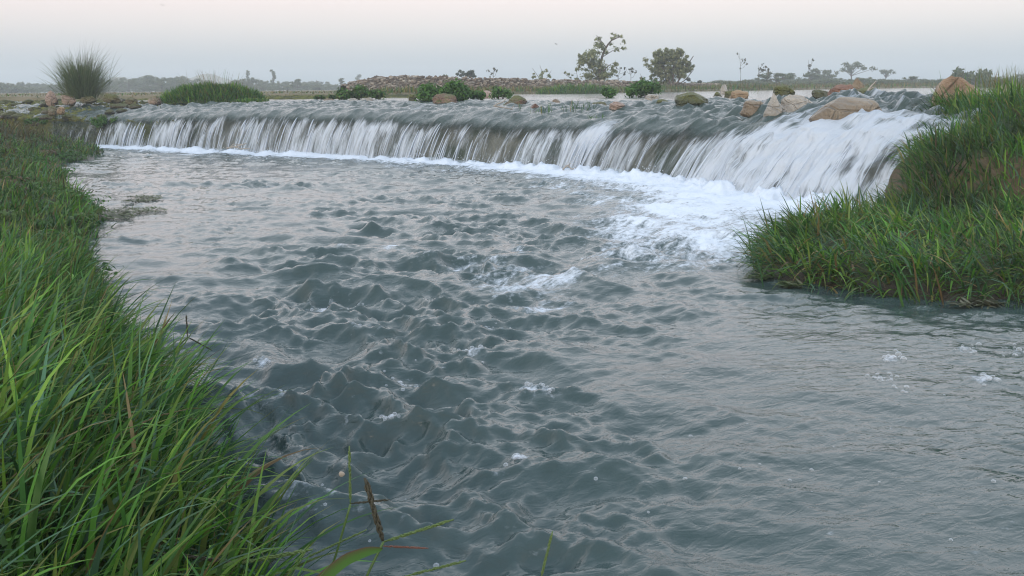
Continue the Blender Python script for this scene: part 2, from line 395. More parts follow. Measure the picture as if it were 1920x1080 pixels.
s_cols = np.linspace(-12, _sl[-1] - .05, 1750)
q_rows = np.concatenate([-np.linspace(1, 0, 46)[:-1], np.linspace(0, 5.2, 78), 5.2 * np.geomspace(1.03, 14, 22)])
S, Q = np.meshgrid(s_cols, q_rows)
bx, by, dx, dy = weir(S); w = W_OUT(S)
cx, cy = bx - dx * w, by - dy * w
tau = np.clip(-Q, 0, 1)
jit = fbm(S * 2.2, S * 0, 3, 31) * .07 + fbm(S * 9, S * 0 + 3.3, 2, 33) * .03
out_d = w * tau * (1 + jit * 2.0)
X = np.where(Q > 0, cx - dx * Q, cx + dx * out_d); Y = np.where(Q > 0, cy - dy * Q, cy + dy * out_d)
Z0 = up_z(S, np.maximum(Q, 0), X, Y)
zl = Z0[45]                                              # the crest row
Zf = zl[None] - (.30 * w) * tau - (zl[None] - .30 * w + .06) * tau ** 2.2
Z = np.where(Q > 0, Z0, Zf)
# ridges of the falling sheet, pushed outwards
path = np.where(Q > 0, -Q, tau * .75)
rid = (fbm(S * 5 + .15 * path, path * 1.4, 3, 41) * .035 + fbm(S * 22, path * 2.2, 2, 43) * .010) * sstep(.02, .5, tau)
rid = rid + sstep(S_OF_PX(1250), S_OF_PX(1400), S) * sstep(.0, .3, tau) * (fbm(S * 3.5, path * 4.5, 4, 45) * .07)
X += dx * rid; Y += dy * rid; Z += rid * .25
no = fbm(S * 2.1 + .3 * path, path * 1.1, 3, 51) * .42 + fbm(S * 8 + .3 * fbm(S * 5, path * 3, 2, 57), path * 1.8, 3, 53) * .34
no = no + sstep(S_OF_PX(1250), S_OF_PX(1400), S) * fbm(S * 5, path * 6, 4, 59) * .5
white = STRONG(S) * 1.0 + no * 1.1 - .10 + .10 * sstep(S_OF_PX(1260), S_OF_PX(1360), S)
tstart = .09 - .12 * sstep(S_OF_PX(1280), S_OF_PX(1400), S) + .24 * (1 - STRONG(S)) + .22 * fbm(S * 4, S * 0 + 1.7, 3, 55)
white = white * sstep(tstart - .10, tstart + .45, tau) - .42 * (1 - sstep(tstart - .1, tstart + .3, tau))
# broken white water on the apron: right-hand rapids and the notch behind the reeds
def px_blob(px, py, rx, ry, pxs):
    return np.exp(-(((pxs[..., 0] - px) / rx) ** 2 + ((pxs[..., 1] - py) / ry) ** 2))
PXS = to_px(np.stack([X, Y, Z], -1))
notch = [on_y(1125, 222, 12.4), on_y(1500, 232, 9.6), on_y(1530, 245, 9.3), on_y(1690, 240, 9.0), on_y(1640, 195, 10.8), on_y(1440, 178, 13.0), on_y(780, 192, 16.0), on_y(1610, 168, 11.6)]
for c, a, r in zip(notch, (1.1, 1.0, .3, .35, .45, .7, .6, .55), (.22, .22, .40, .35, .6, .35, .35, .4)):
    white = white + a * np.exp(-((X - c[0]) ** 2 + (Y - c[1]) ** 2) / r ** 2)
white = white + np.where(Q > 0, .16 * np.exp(-((Q - 1.2) / 1.2) ** 2) * sstep(9, 12, S) + .22 * sstep(.0, .3, tile(OC_UP, X, Y)[0] - 1.3), 0)
white = white + .55 * sstep(S_OF_PX(1290), S_OF_PX(1400), S) * sstep(1.0, -.05, Q) * (Q > -.3)
white = white + np.where(Q > 0, .30 * np.exp(-Q / .45), 0)
film = sstep(.16, .5, tau)
left_fade = sstep(-.9, .1, S)                            # no fall left of the weir's end: bare ledge
keep = np.ones_like(S, bool)
keep[:45] = (S[:45] > -1.7)
F = grid_faces(*S.shape)
kf = keep.ravel()[F].all(1)
V = np.stack([X, Y, Z], -1).reshape(-1, 3)
upper = mk('upper_river_water', V, F[kf], M_FALL, attrs={'flow': np.stack([S, path, S * 0], -1).reshape(-1, 3), 'white': white.ravel(), 'film': film.ravel()})
tag(upper, kind='structure')
UPX, UPV = PXS[45:].reshape(-1, 2), np.stack([X, Y, Z], -1)[45:].reshape(-1, 3)
def up_at(px, py):
    """the point of the upper water surface that is seen at this pixel"""
    i = np.argmin(((UPX - [px, py]) ** 2).sum(1)); return UPV[i].copy()

# rock face under the falling sheet
sc_ = np.linspace(-6, _sl[-1] - .05, 700); tr_ = np.linspace(0, 1, 16)
S2, T2 = np.meshgrid(sc_, tr_); bx, by, dx, dy = weir(S2); w = W_OUT(S2)
lump = fbm(S2 * 1.6, T2 * 1.2, 4, 61) * .06
oo = w * (T2 * .75) - .14 + lump * sstep(0, .4, T2)
X2, Y2 = bx - dx * w + dx * oo, by - dy * w + dy * oo
Z2 = Z_C(S2) - .035 - T2 ** 1.6 * (Z_C(S2) + .15) + lump * .25
X2[0] -= dx[0] * .6; Y2[0] -= dy[0] * .6; Z2[0] -= .02
weir_o = empty('weir', (0.3, 12.8, 0), 'low curved rock weir with the river falling over its brown face', 'weir')
fo = mk('rock_face', np.stack([X2, Y2, Z2], -1).reshape(-1, 3) - np.array(weir_o.location), grid_faces(*S2.shape), M_WALL, weir_o)

# separate strands of falling water in front of the sheet
def strands(n):
    V, Fq = [], []; off = 0; r = np.random.default_rng(5)
    s = r.uniform(-.1, _sl[-1] - .3, n * 4); keepp = r.uniform(size=len(s)) < (.15 + .55 * STRONG(s)) * (.5 + 1.1 * np.clip(fbm(s * 1.9, s * 0, 3, 71), -.4, .6))
    s = s[keepp][:n]; m = len(s); K = 9
    t0 = np.clip(.40 + .25 * (1 - STRONG(s)) + r.normal(0, .12, m), .28, .85); t1 = np.clip(t0 + r.uniform(.25, 1.0, m), 0, 1.0)
    rad = r.uniform(.04, .11, m) ** 2 * (1 + .3 * (s < 6))
    drift = r.normal(.03, .06, m); lift = r.uniform(.0, .012, m)
    bx, by, dx, dy = weir(s); w = W_OUT(s); zc = Z_C(s)
    P = np.zeros((m, K, 3))
    for k in range(K):
        t = t0 + (t1 - t0) * k / (K - 1)
        o_ = w * t * (1 + (fbm(s * 2.2, s * 0, 3, 31) * .07 + fbm(s * 9, s * 0 + 3.3, 2, 33) * .03) * 2) + lift * (.4 + t) + .012
        P[:, k, 0] = bx - dx * w + dx * o_ + dy * drift * t; P[:, k, 1] = by - dy * w + dy * o_ - dx * drift * t
        P[:, k, 2] = zc - .30 * w * t - (zc - .30 * w + .06) * t ** 2.2 + .012
    prof = np.sin(np.linspace(.12, np.pi - .05, K)) ** .6
    side = np.stack([dy, -dx, 0 * dx], -1)
    fwd = np.stack([dx, dy, .5 + 0 * dx], -1)
    a = [(1, .0), (-.5, .8), (-.5, -.8)]
    VV = np.stack([P + (rad[:, None] * prof[None])[..., None] * (ca * fwd[:, None] + cb * side[:, None]) for ca, cb in a], 2)   # m,K,3,3
    V = VV.reshape(-1, 3)
    base = np.arange(m)[:, None, None] * K * 3 + np.arange(K - 1)[None, :, None] * 3
    j = np.arange(3)[None, None]; j2 = (np.arange(3)[None, None] + 1) % 3
    Fq = np.stack([base + j, base + j2, base + 3 + j2, base + 3 + j], -1).reshape(-1, 4)
    return V, Fq
Vs, Fs_ = strands(130)
so = mk('water_strands', Vs, Fs_, M_STRAND, upper); so['kind'] = 'stuff'

# ------------------------------------------------------------------ the lower pool
OC1 = ocean(1024, 8.0, .60, .62, 1, (.25, .97), align=.55)
OC2 = ocean(1024, 5.3, .24, .72, 2, (.45, .89), align=.6)
OC3 = ocean(1024, 2.6, .08, .6, 4, (.5, .87), align=.55)
ny, nx = 800, 720
yy = 0.55 * (20.5 / .55) ** np.linspace(0, 1, ny); uu = np.linspace(-1, 1, nx)
PX0 = uu[None] * (.62 * yy[:, None] + 1.1); PY0 = np.repeat(yy[:, None], nx, 1)
x, y = PX0, PY0
def blob(px, py, rx, ry):
    c = on_z(px, py, 0); k = c[1] / FPX; a = (on_z(px, py - ry, 0)[1] - on_z(px, py + ry, 0)[1]) / 2
    return np.exp(-(((x - c[0]) / (rx * k)) ** 2 + ((y - c[1]) / a) ** 2))
calm = np.clip(blob(330, 330, 260, 40) + blob(230, 420, 120, 60) + .6 * blob(1500, 620, 300, 70), 0, 1)
turb = np.clip(blob(720, 520, 330, 150) + .8 * blob(620, 760, 300, 170) + .7 * blob(900, 1000, 420, 170) + .5 * blob(520, 900, 200, 150) + .6 * blob(1150, 460, 250, 60), 0, 1.25)
amp1 = .006 + .016 * turb + .005 * sstep(6, 10, y) - .009 * calm
amp1 = np.clip(amp1, .003, .04)
ca_, sa_ = math.cos(math.radians(52)), math.sin(math.radians(52))          # the current runs along this line
xa, ya = (x * ca_ + y * sa_) * .45, -x * sa_ + y * ca_
h1, ax1, ay1 = tile(OC1, x, y); h2, ax2, ay2 = tile(OC2, x + 1.3, y); h3a, _, _ = tile(OC3, x, y + .7); h3b, _, _ = tile(OC3, xa + .4, ya); ax3 = ay3 = 0
slick = sstep(-.35, .45, fbm(x * .9 + .3 * y, y * .8, 3, 195)) * .75 + .35                     # slick and rippled patches
right_near = sstep(.1, 1.0, x - .1 * (y - 2)) * sstep(5.0, 3.8, y)
h3 = (.45 + .45 * np.clip(turb, 0, 1)) * h3a + .8 * h3b
amp2 = .0040 + .0085 * turb + .003 * sstep(6, 12, y) - .003 * calm
amp3 = .0022 + .0030 * turb + .0016 * sstep(5, 10, y) - .001 * calm
amp1 = amp1 * (1 - .45 * right_near); amp2 = amp2 * (1 - .5 * right_near) * slick; amp3 = amp3 * (1 - .35 * right_near) * slick
Zp = amp1 * h1 + amp2 * h2 + amp3 * h3
Xp = x - .55 * (amp1 * ax1 + amp2 * ax2 + amp3 * ax3); Yp = y - .55 * (amp1 * ay1 + amp2 * ay2 + amp3 * ay3)
# standing waves of the main current, placed one by one: (px, py, height, half width, half depth, skew)
WAVES = [(640, 510, .075, .34, .17, .3), (590, 552, .075, .13, .11, 0), (700, 430, .07, .17, .14, .1), (810, 445, .06, .16, .14, 0), (610, 400, .055, .17, .14, 0),
         (640, 425, .05, .2, .15, .1), (900, 500, .055, .34, .14, -.4), (1040, 520, .03, .24, .12, -.5), (1010, 560, .03, .2, .1, -.3), (830, 610, .055, .22, .12, 0),
         (690, 580, .06, .17, .12, 0), (540, 690, .045, .13, .09, 0), (720, 690, .05, .17, .1, .1), (620, 740, .05, .10, .08, 0), (510, 860, .06, .24, .17, -.2),
         (800, 850, .03, .27, .09, -.2), (850, 940, .03, .2, .09, .4), (1000, 735, .035, .2, .07, -.5), (1170, 480, .05, .26, .17, 0), (1290, 455, .04, .28, .14, .2),
         (330, 345, .035, .5, .25, 0), (420, 350, .05, .3, .25, 0), (220, 343, .035, .4, .22, 0), (480, 345, .05, .35, .2, 0), (560, 350, .05, .3, .25, 0),
         (250, 450, .03, .3, .16, 0), (1130, 830, .03, .2, .1, -.5), (1210, 860, .035, .12, .1, -.8), (700, 1000, .035, .15, .08, 0), (1000, 1030, .035, .2, .09, 0),
         (430, 500, .04, .2, .13, .1), (480, 620, .04, .16, .1, 0), (740, 620, .05, .14, .09, 0), (960, 640, .03, .3, .08, .1)]
wv1 = .16 * fbm(x * 2.6, y * 2.6, 4, 191); wv2 = .13 * fbm(x * 3.0 + 7, y * 3.0, 4, 193)
for (wx, wy, a, rx, ry, sk) in WAVES:
    c = on_z(wx, wy, 0); u_ = (x - c[0]) + wv1; v_ = (y - c[1]) - sk * u_ + wv2
    rr = np.sqrt((u_ / rx) ** 2 + (v_ / np.where(v_ < 0, ry * .8, ry * 1.25)) ** 2 + .10)
    Zp = Zp + a * np.exp(-rr * 1.9) * 1.25 * (1 + .35 * h2) - .25 * a * np.exp(-(rr - 1.3) ** 2 * 2.5)
# foam
def W(p): return [tuple(on_z(a, b, 0)[:2]) for a, b in p]
foam_poly = [tuple(b) for b in BASE[3:13]] + W([(1450, 480), (1440, 500), (1340, 497), (1250, 480), (1190, 440), (1110, 398), (1040, 362), (950, 338), (800, 320), (620, 304), (400, 293), (200, 284)])
sdf = sd_poly(x, y, foam_poly)
wob = fbm(x * 1.7, y * 1.1, 4, 81)
foam = sstep(-.55, .45, sdf + wob * .45)
# the current carries the foam towards the left front in broken streaks
strk = fbm(x * 2.2 + y * .9, y * 1.0 - x * .5, 4, 83)
foam = foam * (.52 + .62 * strk * sstep(-.2, .6, sdf))
# distance to base line: thick froth right under the fall
db = np.full(x.shape, 9.)
for k in range(0, 1200, 5):
    if -.4 < _ss[k] < _ss[-1]:
        db = np.minimum(db, np.hypot(x - _bx[k], y - _by[k]))
foam = np.maximum(foam, 1.3 * np.exp(-(db / (.50 + .42 * sstep(-2, 1.6, x))) ** 2) * sstep(-8.6, -7.4, x))
froth = np.exp(-((db - .02) / .16) ** 2) * sstep(-8.2, -7.4, x)
spl = np.clip(fbm(x * 3.1, y * 3.1, 3, 85) + .25, 0, 1) + .6 * np.clip(fbm(x * 11, y * 11, 2, 86), 0, 1)
big = .35 + .65 * sstep(-2, 1.6, x)
Zp = Zp + froth * (.015 + .11 * spl * big) + np.clip(foam, 0, 1) * (.012 * fbm(x * 6, y * 4, 3, 87) + .006 * fbm(x * 20, y * 14, 2, 88))
FB = [(1385, 425, 60, 40, .28), (1320, 400, 90, 25, .25), (1240, 385, 110, 18, .22), (1400, 470, 40, 25, .38), (1165, 478, 70, 22, .28), (1290, 470, 110, 25, .12), (970, 472, 14, 6, .6), (1000, 530, 70, 16, .36), (1030, 572, 50, 12, .44), (950, 545, 60, 10, .32), (1100, 520, 90, 20, .12), (880, 520, 90, 20, .22), (882, 662, 20, 8, .6),
      (600, 577, 13, 7, .85), (648, 572, 14, 8, .75), (780, 712, 50, 10, .42), (1010, 732, 30, 12, .6), (525, 732, 14, 6, .9), (972, 866, 12, 5, .85), (490, 680, 12, 6, .7),
      (1822, 655, 24, 8, .50), (1845, 712, 34, 8, .42), (1900, 655, 26, 9, .46), (1660, 712, 16, 5, .55), (1670, 672, 14, 5, .5), (935, 612, 26, 8, .5), (740, 466, 28, 7, .55),
      (640, 470, 20, 6, .35), (505, 350, 26, 5, .5), (610, 565, 30, 8, .3), (675, 620, 16, 6, .5), (715, 622, 14, 6, .45), (735, 790, 10, 5, .6), (640, 795, 10, 5, .4), (1040, 520, 40, 9, .45),
      (930, 500, 70, 10, .32), (880, 490, 40, 8, .35), (1000, 575, 30, 6, .45), (1150, 430, 120, 26, .30), (700, 850, 8, 4, .4), (1200, 500, 120, 12, .15), (260, 300, 80, 8, .35)]
for (fx, fy, rx, ry, a) in FB: foam = foam + a * blob(fx, fy, rx * 1.3, ry * 1.3)
foam = foam + .20 * np.clip(h1 * amp1 / .022 - 1.1, 0, 1.2) * turb            # a little white on the highest crests
churn = np.clip(.35 + .5 * turb + .5 * np.clip(foam, 0, 1) + .5 * sstep(1.5, .5, np.abs(x - 1.2)) * sstep(5, 3, y), 0, 1.2)
pool = mk('river_pool_water', np.stack([Xp, Yp, Zp], -1).reshape(-1, 3), grid_faces(ny, nx), M_POOL, attrs={'foam': foam.ravel(), 'churn': churn.ravel()})
tag(pool, kind='structure')
def pool_z(px_, py_):
    i = np.clip(np.searchsorted(yy, py_), 0, ny - 1); j = np.clip(((px_ / (.62 * yy[i] + 1.1) + 1) / 2 * (nx - 1)).astype(int), 0, nx - 1)
    return Zp[i, j]

# bubbles riding on the current and drops thrown up along the foot of the fall
def spheres(P, R, sub, squash=1.0):
    v, f = ico(sub); n = len(v)
    V = (P[:, None] + v[None] * np.stack([R, R, R * squash], -1)[:, None]).reshape(-1, 3)
    return V, (f[None] + (np.arange(len(P)) * n)[:, None, None]).reshape(-1, 3)
r5 = np.random.default_rng(15); bp, br = [], []
for (fx, fy, rx, ry, a) in FB:
    if a > .45 and fy > 560:
        for _ in range(int(6 + 14 * a)):
            q_ = on_z(fx + r5.normal(0, rx * .7), fy + r5.normal(0, ry * .7), 0); bp.append(q_); br.append(abs(r5.normal(.003, .0035)) + .0015)
for _ in range(40):
    q_ = on_z(r5.uniform(420, 1900), r5.uniform(560, 1060) , 0); bp.append(q_); br.append(abs(r5.normal(.002, .002)) + .001)
for (px_, py_, n_, r_) in ((1680, 668, 9, .012), (1655, 706, 6, .010), (1700, 730, 5, .009), (1850, 712, 14, .011), (880, 664, 8, .010), (760, 722, 14, .008), (1015, 735, 14, .010), (525, 732, 5, .011), (972, 866, 4, .009), (735, 790, 3, .009), (600, 578, 6, .016), (650, 570, 4, .018), (640, 705, 5, .01), (955, 875, 2, .01)):
    for _ in range(n_):
        q_ = on_z(px_ + r5.normal(0, 16), py_ + r5.normal(0, 5), 0); bp.append(q_); br.append(r_ * r5.uniform(.35, 1.0))
bp = np.array(bp); br = np.array(br); bp[:, 2] = pool_z(bp[:, 0], bp[:, 1]) + br * .25
Vb, Fb = spheres(bp, br, 2, .8)
tag(mk('bubbles', Vb, Fb, M_BUB), 'clear bubbles drifting on the grey river water', 'bubbles', kind='stuff')
ns = 700; sd_ = r5.uniform(2, _sl[-1] - .4, ns); bx, by, dx, dy = weir(sd_); oo = r5.normal(.03, .10, ns)
hh = np.abs(r5.normal(0, .07, ns)) * (.4 + .6 * sstep(6, 11, sd_)) + .03
Vd, Fd = spheres(np.stack([bx + dx * oo, by + dy * oo, hh], -1), r5.uniform(.002, .006, ns), 1)
tag(mk('spray_drops', Vd, Fd, M_FOAM), 'white drops thrown up where the fall meets the pool', 'spray', kind='stuff')

# ------------------------------------------------------------------ the land
FS_X = [-400, -60, -20, -9, -3.3, 1.9, 7.4, 26, 60, 400]; FS_Y = [20, 21, 23, 25, 27.6, 36, 42, 63, 98, 140]
def plain_z(x, y):
    f = y - np.interp(x, FS_X, FS_Y)
    return -.6 + 1.50 * sstep(-.8, 1.2, f) + .05 * sstep(5, 60, f) + .03 * fbm(x * .15, y * .15, 3, 91) * sstep(0, 4, f)
gx = np.concatenate([-np.geomspace(400, 42, 24), np.linspace(-40, 60, 220), np.geomspace(63, 400, 20)]); gy = np.concatenate([np.linspace(-25, 14, 10), np.linspace(16, 100, 240), np.geomspace(103, 405, 30)])
GX, GY = np.meshgrid(gx, gy)
tag(mk('plain_ground', np.stack([GX, GY, plain_z(GX, GY)], -1).reshape(-1, 3), grid_faces(*GX.shape), M_PLAIN), kind='structure')

# left bank
LS_Y = [.2, 1.0, 1.93, 2.2, 2.66, 3.21, 4.13, 5.0, 5.9, 7.06, 8.33, 10.2, 12.1, 14, 15.5, 16.6, 17.6, 20, 24]
LS_X = [-.28, -.36, -.56, -.76, -.98, -1.27, -1.74, -2.15, -2.58, -3.0, -3.5, -4.6, -5.4, -6.3, -6.5, -6.7, -8.0, -10.5, -14]
def left_d(x, y): return np.interp(y, LS_Y, LS_X) + .15 * fbm(y * 1.1, y * 0 + 2, 3, 95) * sstep(1, 4, y) - x
def left_z(x, y):
    d = left_d(x, y)
    h = .30 + .10 * sstep(3, 7, y) + .22 * sstep(9, 13, y) + .32 * sstep(.1, 1.5, d) * sstep(9.5, 13, y) * sstep(17.5, 15.5, y)
    z = -.25 + .30 * sstep(-.35, .15, d) + (h - .03) * (1 - np.exp(-np.maximum(d, 0) / (.55 + .10 * y)))
    return z + (.035 + .045 * sstep(4, 8, y)) * fbm(x * 2.1, y * 2.1, 4, 97) * sstep(0, .4, d)
ly = .25 * (24 / .25) ** np.linspace(0, 1, 260); ld = np.concatenate([np.linspace(-.4, .6, 26), np.geomspace(.65, 16, 60)])
LY, LD = np.meshgrid(ly, ld, indexing='ij'); LX = np.interp(LY, LS_Y, LS_X) - LD
tag(mk('left_bank', np.stack([LX, LY, left_z(LX, LY)], -1).reshape(-1, 3), grid_faces(*LX.shape), M_BANK), kind='structure')

# right bank: a low grassy lobe in front, a higher mound behind it
RPOLY = [(1.36, 5.25), (1.46, 5.04), (1.68, 4.90), (1.92, 4.70), (2.35, 4.48), (3.2, 4.2), (5, 3.9), (9, 3.6), (9, 13), (5.6, 10.6), (4.05, 9.6), (3.45, 8.8), (3.12, 7.9), (2.65, 7.3), (1.98, 6.85), (1.58, 6.2)]
def right_d(x, y): return sd_poly(x, y, RPOLY) + .05 * fbm(x * 2.3, y * 2.3, 3, 99)
def right_z(x, y):
    d = right_d(x, y)
    z = -.22 + .28 * sstep(-.3, .12, d) + .10 * (1 - np.exp(-np.maximum(d, 0) / .45))
    edge = 6.75 + .25 * fbm(x * 1.2, y * 0, 2, 101) - .15 * (x - 3)
    md = .40 * sstep(2.85, 3.25, x + .10 * (y - 8)) + .29 * sstep(3.4, 4.4, x + .10 * (y - 8))
    return z + md * sstep(0, .42, y - edge) + .03 * fbm(x * 3, y * 3, 4, 103) * sstep(0, .3, d)
RX, RY = np.meshgrid(np.concatenate([np.linspace(.8, 5, 190), np.geomspace(5.05, 9, 24)]), np.linspace(3.4, 12.8, 260))
tag(mk('right_bank', np.stack([RX, RY, right_z(RX, RY)], -1).reshape(-1, 3), grid_faces(*RX.shape), M_BANK), kind='structure')

# mossy ledge left of the fall, with shallow trickles running through it
sl_ = np.linspace(-11.5, 2.2, 300); ql_ = np.concatenate([np.linspace(-.35, 0, 12)[:-1], np.linspace(0, 2.5, 60), np.linspace(2.55, 9, 60)])
S3, Q3 = np.meshgrid(sl_, ql_); bx, by, dx, dy = weir(S3); w = W_OUT(S3)
qq = np.maximum(Q3, 0) - .12; X3 = bx - dx * w - dx * qq; Y3 = by - dy * w - dy * qq
lum = fbm(X3 * 1.5, Y3 * 1.5, 3, 111); sml = np.abs(fbm(X3 * 4, Y3 * 4, 3, 113))
far_l = sstep(1.5, 6, Q3)
z3 = ZPOOL - (ZPOOL - Z_C(S3)) * np.exp(-np.maximum(Q3, 0) / 1.35)
off = -.035 - .12 * sstep(-2.0, 1.9, S3 - 1.3 * far_l) + .03 * sstep(3, 8, Q3)
z3 = z3 + off + .07 * lum + .11 * sml
X3 += dx * np.minimum(Q3, 0) * -.35; Y3 += dy * np.minimum(Q3, 0) * -.35
z3 = np.where(Q3 < 0, z3 + Q3 * 1.9, z3); X3 += np.where(Q3 < 0, dx * (.10 * fbm(S3 * 3, Q3 * 9, 3, 119) - .05), 0); Y3 += np.where(Q3 < 0, dy * (.10 * fbm(S3 * 3, Q3 * 9, 3, 119) - .05), 0)
tag(mk('mossy_ledge', np.stack([X3, Y3, z3], -1).reshape(-1, 3), grid_faces(*S3.shape), M_MOSS), kind='structure')

# ------------------------------------------------------------------ grass
def blades(P, az, lean, curl, L, Wd, col, K=5, vee=True, droop=None):
    """a field of tapering blades; every argument is per blade"""
    n = len(P); t = np.linspace(0, 1, K + 1)
    th = lean[:, None] + curl[:, None] * t[None] ** 1.4
    dl = (L / K)[:, None]
    hx = np.concatenate([np.zeros((n, 1)), np.cumsum(np.sin((th[:, 1:] + th[:, :-1]) / 2) * dl, 1)], 1)
    hz = np.concatenate([np.zeros((n, 1)), np.cumsum(np.cos((th[:, 1:] + th[:, :-1]) / 2) * dl, 1)], 1)
    C = np.stack([P[:, :1] + hx * np.cos(az)[:, None], P[:, 1:2] + hx * np.sin(az)[:, None], P[:, 2:] + hz], -1)
    prof = np.where(t < .25, .55 + 1.8 * t, 1.0 - ((t - .25) / .75) ** 2.0) * .5 + .012
    wv = Wd[:, None] * prof[None]
    tw = az[:, None] + np.pi / 2 + (rng.normal(0, .5, n))[:, None] * (1 + t[None])
    sd = np.stack([np.cos(tw), np.sin(tw), 0 * tw], -1)
    A = C - sd * wv[..., None]; B = C + sd * wv[..., None]
    if vee:
        mid = C.copy(); mid[..., 2] -= wv * .45
        V = np.stack([A, mid, B], 2); m = 3
    else:
        V = np.stack([A, B], 2); m = 2
    base = np.arange(n)[:, None, None] * (K + 1) * m + np.arange(K)[None, :, None] * m + np.arange(m - 1)[None, None]
    Fq = np.stack([base, base + 1, base + m + 1, base + m], -1).reshape(-1, 4)
    cc = np.repeat(col[:, None], (K + 1) * m, 1)
    # browned tips
    br = np.clip((t - .75) * 4, 0, 1)[None, :, None] * (rng.uniform(size=(n, 1, 1)) < .12)
    cc = cc.reshape(n, K + 1, m, 3); cc = cc * (1 - br[..., None]) + br[..., None] * np.array([.16, .12, .05])
    return V.reshape(-1, 3), Fq, cc.reshape(-1, 3)
GREENS = np.array([(.060, .165, .020), (.080, .200, .025), (.038, .115, .022), (.065, .145, .034), (.115, .215, .028), (.065, .140, .075), (.13, .18, .04), (.028, .085, .022)])
DRY = np.array([(.22, .17, .06), (.28, .22, .10), (.16, .11, .05), (.20, .19, .05)])
def gcol(n, dry=.06, r=rng, tint=(1, 1, 1), var=.25):
    c = GREENS[r.integers(0, len(GREENS), n)] * r.uniform(1 - var, 1 + var, (n, 1)) * np.array(tint)
    k = r.uniform(size=n) < dry; c[k] = DRY[r.integers(0, len(DRY), k.sum())] * r.uniform(.6, 1.1, (k.sum(), 1)); return c
def put(lst): # joins several blade sets
    V, F, C, o = [], [], [], 0
    for v, f, c in lst: V.append(v); F.append(f + o); C.append(c); o += len(v)
    return np.concatenate(V), np.concatenate(F), np.concatenate(C)

# -- left bank, near: long broad blades leaning out over the water
def near_left(n):
    y = rng.uniform(.9, 5.4, n * 3) ; d = np.abs(rng.normal(0, .55, n * 3)) - .03
    d = np.where(rng.uniform(size=n * 3) < .4, rng.uniform(0, 2.2, n * 3), d)
    x = np.interp(y, LS_Y, LS_X) - d
    p = to_px(np.stack([x, y, left_z(x, y) + .1], -1))
    ok = (p[:, 0] > -260) & (p[:, 1] < 1500) & (d > -.05)
    x, y, d = x[ok][:n], y[ok][:n], d[ok][:n]; n = len(x)
    cl = fbm(x * 3.1, y * 3.1, 2, 121)
    P = np.stack([x, y, left_z(x, y) - .01], -1)
    az = rng.normal(.2, .8, n) + cl * 2.0                      # mostly towards +x, over the water
    lean = np.abs(rng.normal(.42, .32, n)); curl = rng.normal(.95, .5, n)
    edge = np.exp(-np.maximum(d, 0) / .35)
    L = rng.uniform(.15, .40, n) * (1 + .45 * cl) * (1 - .12 * edge) * (1 - .5 * sstep(2.8, 4.8, y)); Wd = rng.uniform(.008, .016, n)
    return blades(P, az, lean, curl, L, Wd, gcol(n, .035, var=.35) * np.clip(1 + .6 * cl[:, None], .5, 1.5), 6, True)
def near_left_thin(n):
    y = rng.uniform(.9, 5.6, n); d = rng.uniform(0, 1.8, n) ** 1.2; x = np.interp(y, LS_Y, LS_X) - d
    P = np.stack([x, y, left_z(x, y) - .01], -1)
    return blades(P, rng.normal(.4, 1.0, n), np.abs(rng.normal(.35, .3, n)), rng.normal(.6, .5, n), rng.uniform(.12, .30, n), rng.uniform(.002, .0045, n), gcol(n, .22), 5, False)
V, F, C = put([near_left(7600), near_left_thin(3200)])
tag(mk('river_grass', V, F, M_GRASS, attrs={'col': C}), 'long green blades massed on the near left bank', 'grass', kind='stuff')

def mid_left(n):
    y = 5 + 15.5 * rng.uniform(size=n) ** 1.1; d = np.abs(rng.normal(0, .5 + .05 * y, n)) - .05; d = np.where(rng.uniform(size=n) < .6, rng.uniform(0, 1, n) * (2.5 + .45 * np.maximum(y - 8, 0)), d)
    x = np.interp(y, LS_Y, LS_X) - d
    P = np.stack([x, y, left_z(x, y) - .01], -1); cl = fbm(x * 1.5, y * 1.5, 3, 123)
    brown = np.clip(.12 + sstep(7.5, 11, y) * (.55 + cl) * sstep(.3, 1.2, d), 0, .75)
    col = gcol(n, .05, var=.3) * np.clip(.82 + .6 * cl[:, None], .35, 1.4); k = rng.uniform(size=n) < brown
    col[k] = np.array([(.10, .085, .03)]) * rng.uniform(.5, 1.3, (k.sum(), 1))
    return blades(P, rng.normal(.3, 1.4, n), np.abs(rng.normal(.4, .35, n)), rng.normal(.7, .4, n), rng.uniform(.06, .15, n) * np.clip(1 + 1.1 * cl, .35, 2.0), rng.uniform(.006, .011, n) * (1 + .05 * y), col, 4, False)
V, F, C = mid_left(24000)
tag(mk('bank_grass', V, F, M_GRASS, attrs={'col': C}), 'short green and brown grass further along the left bank', 'grass', kind='stuff')

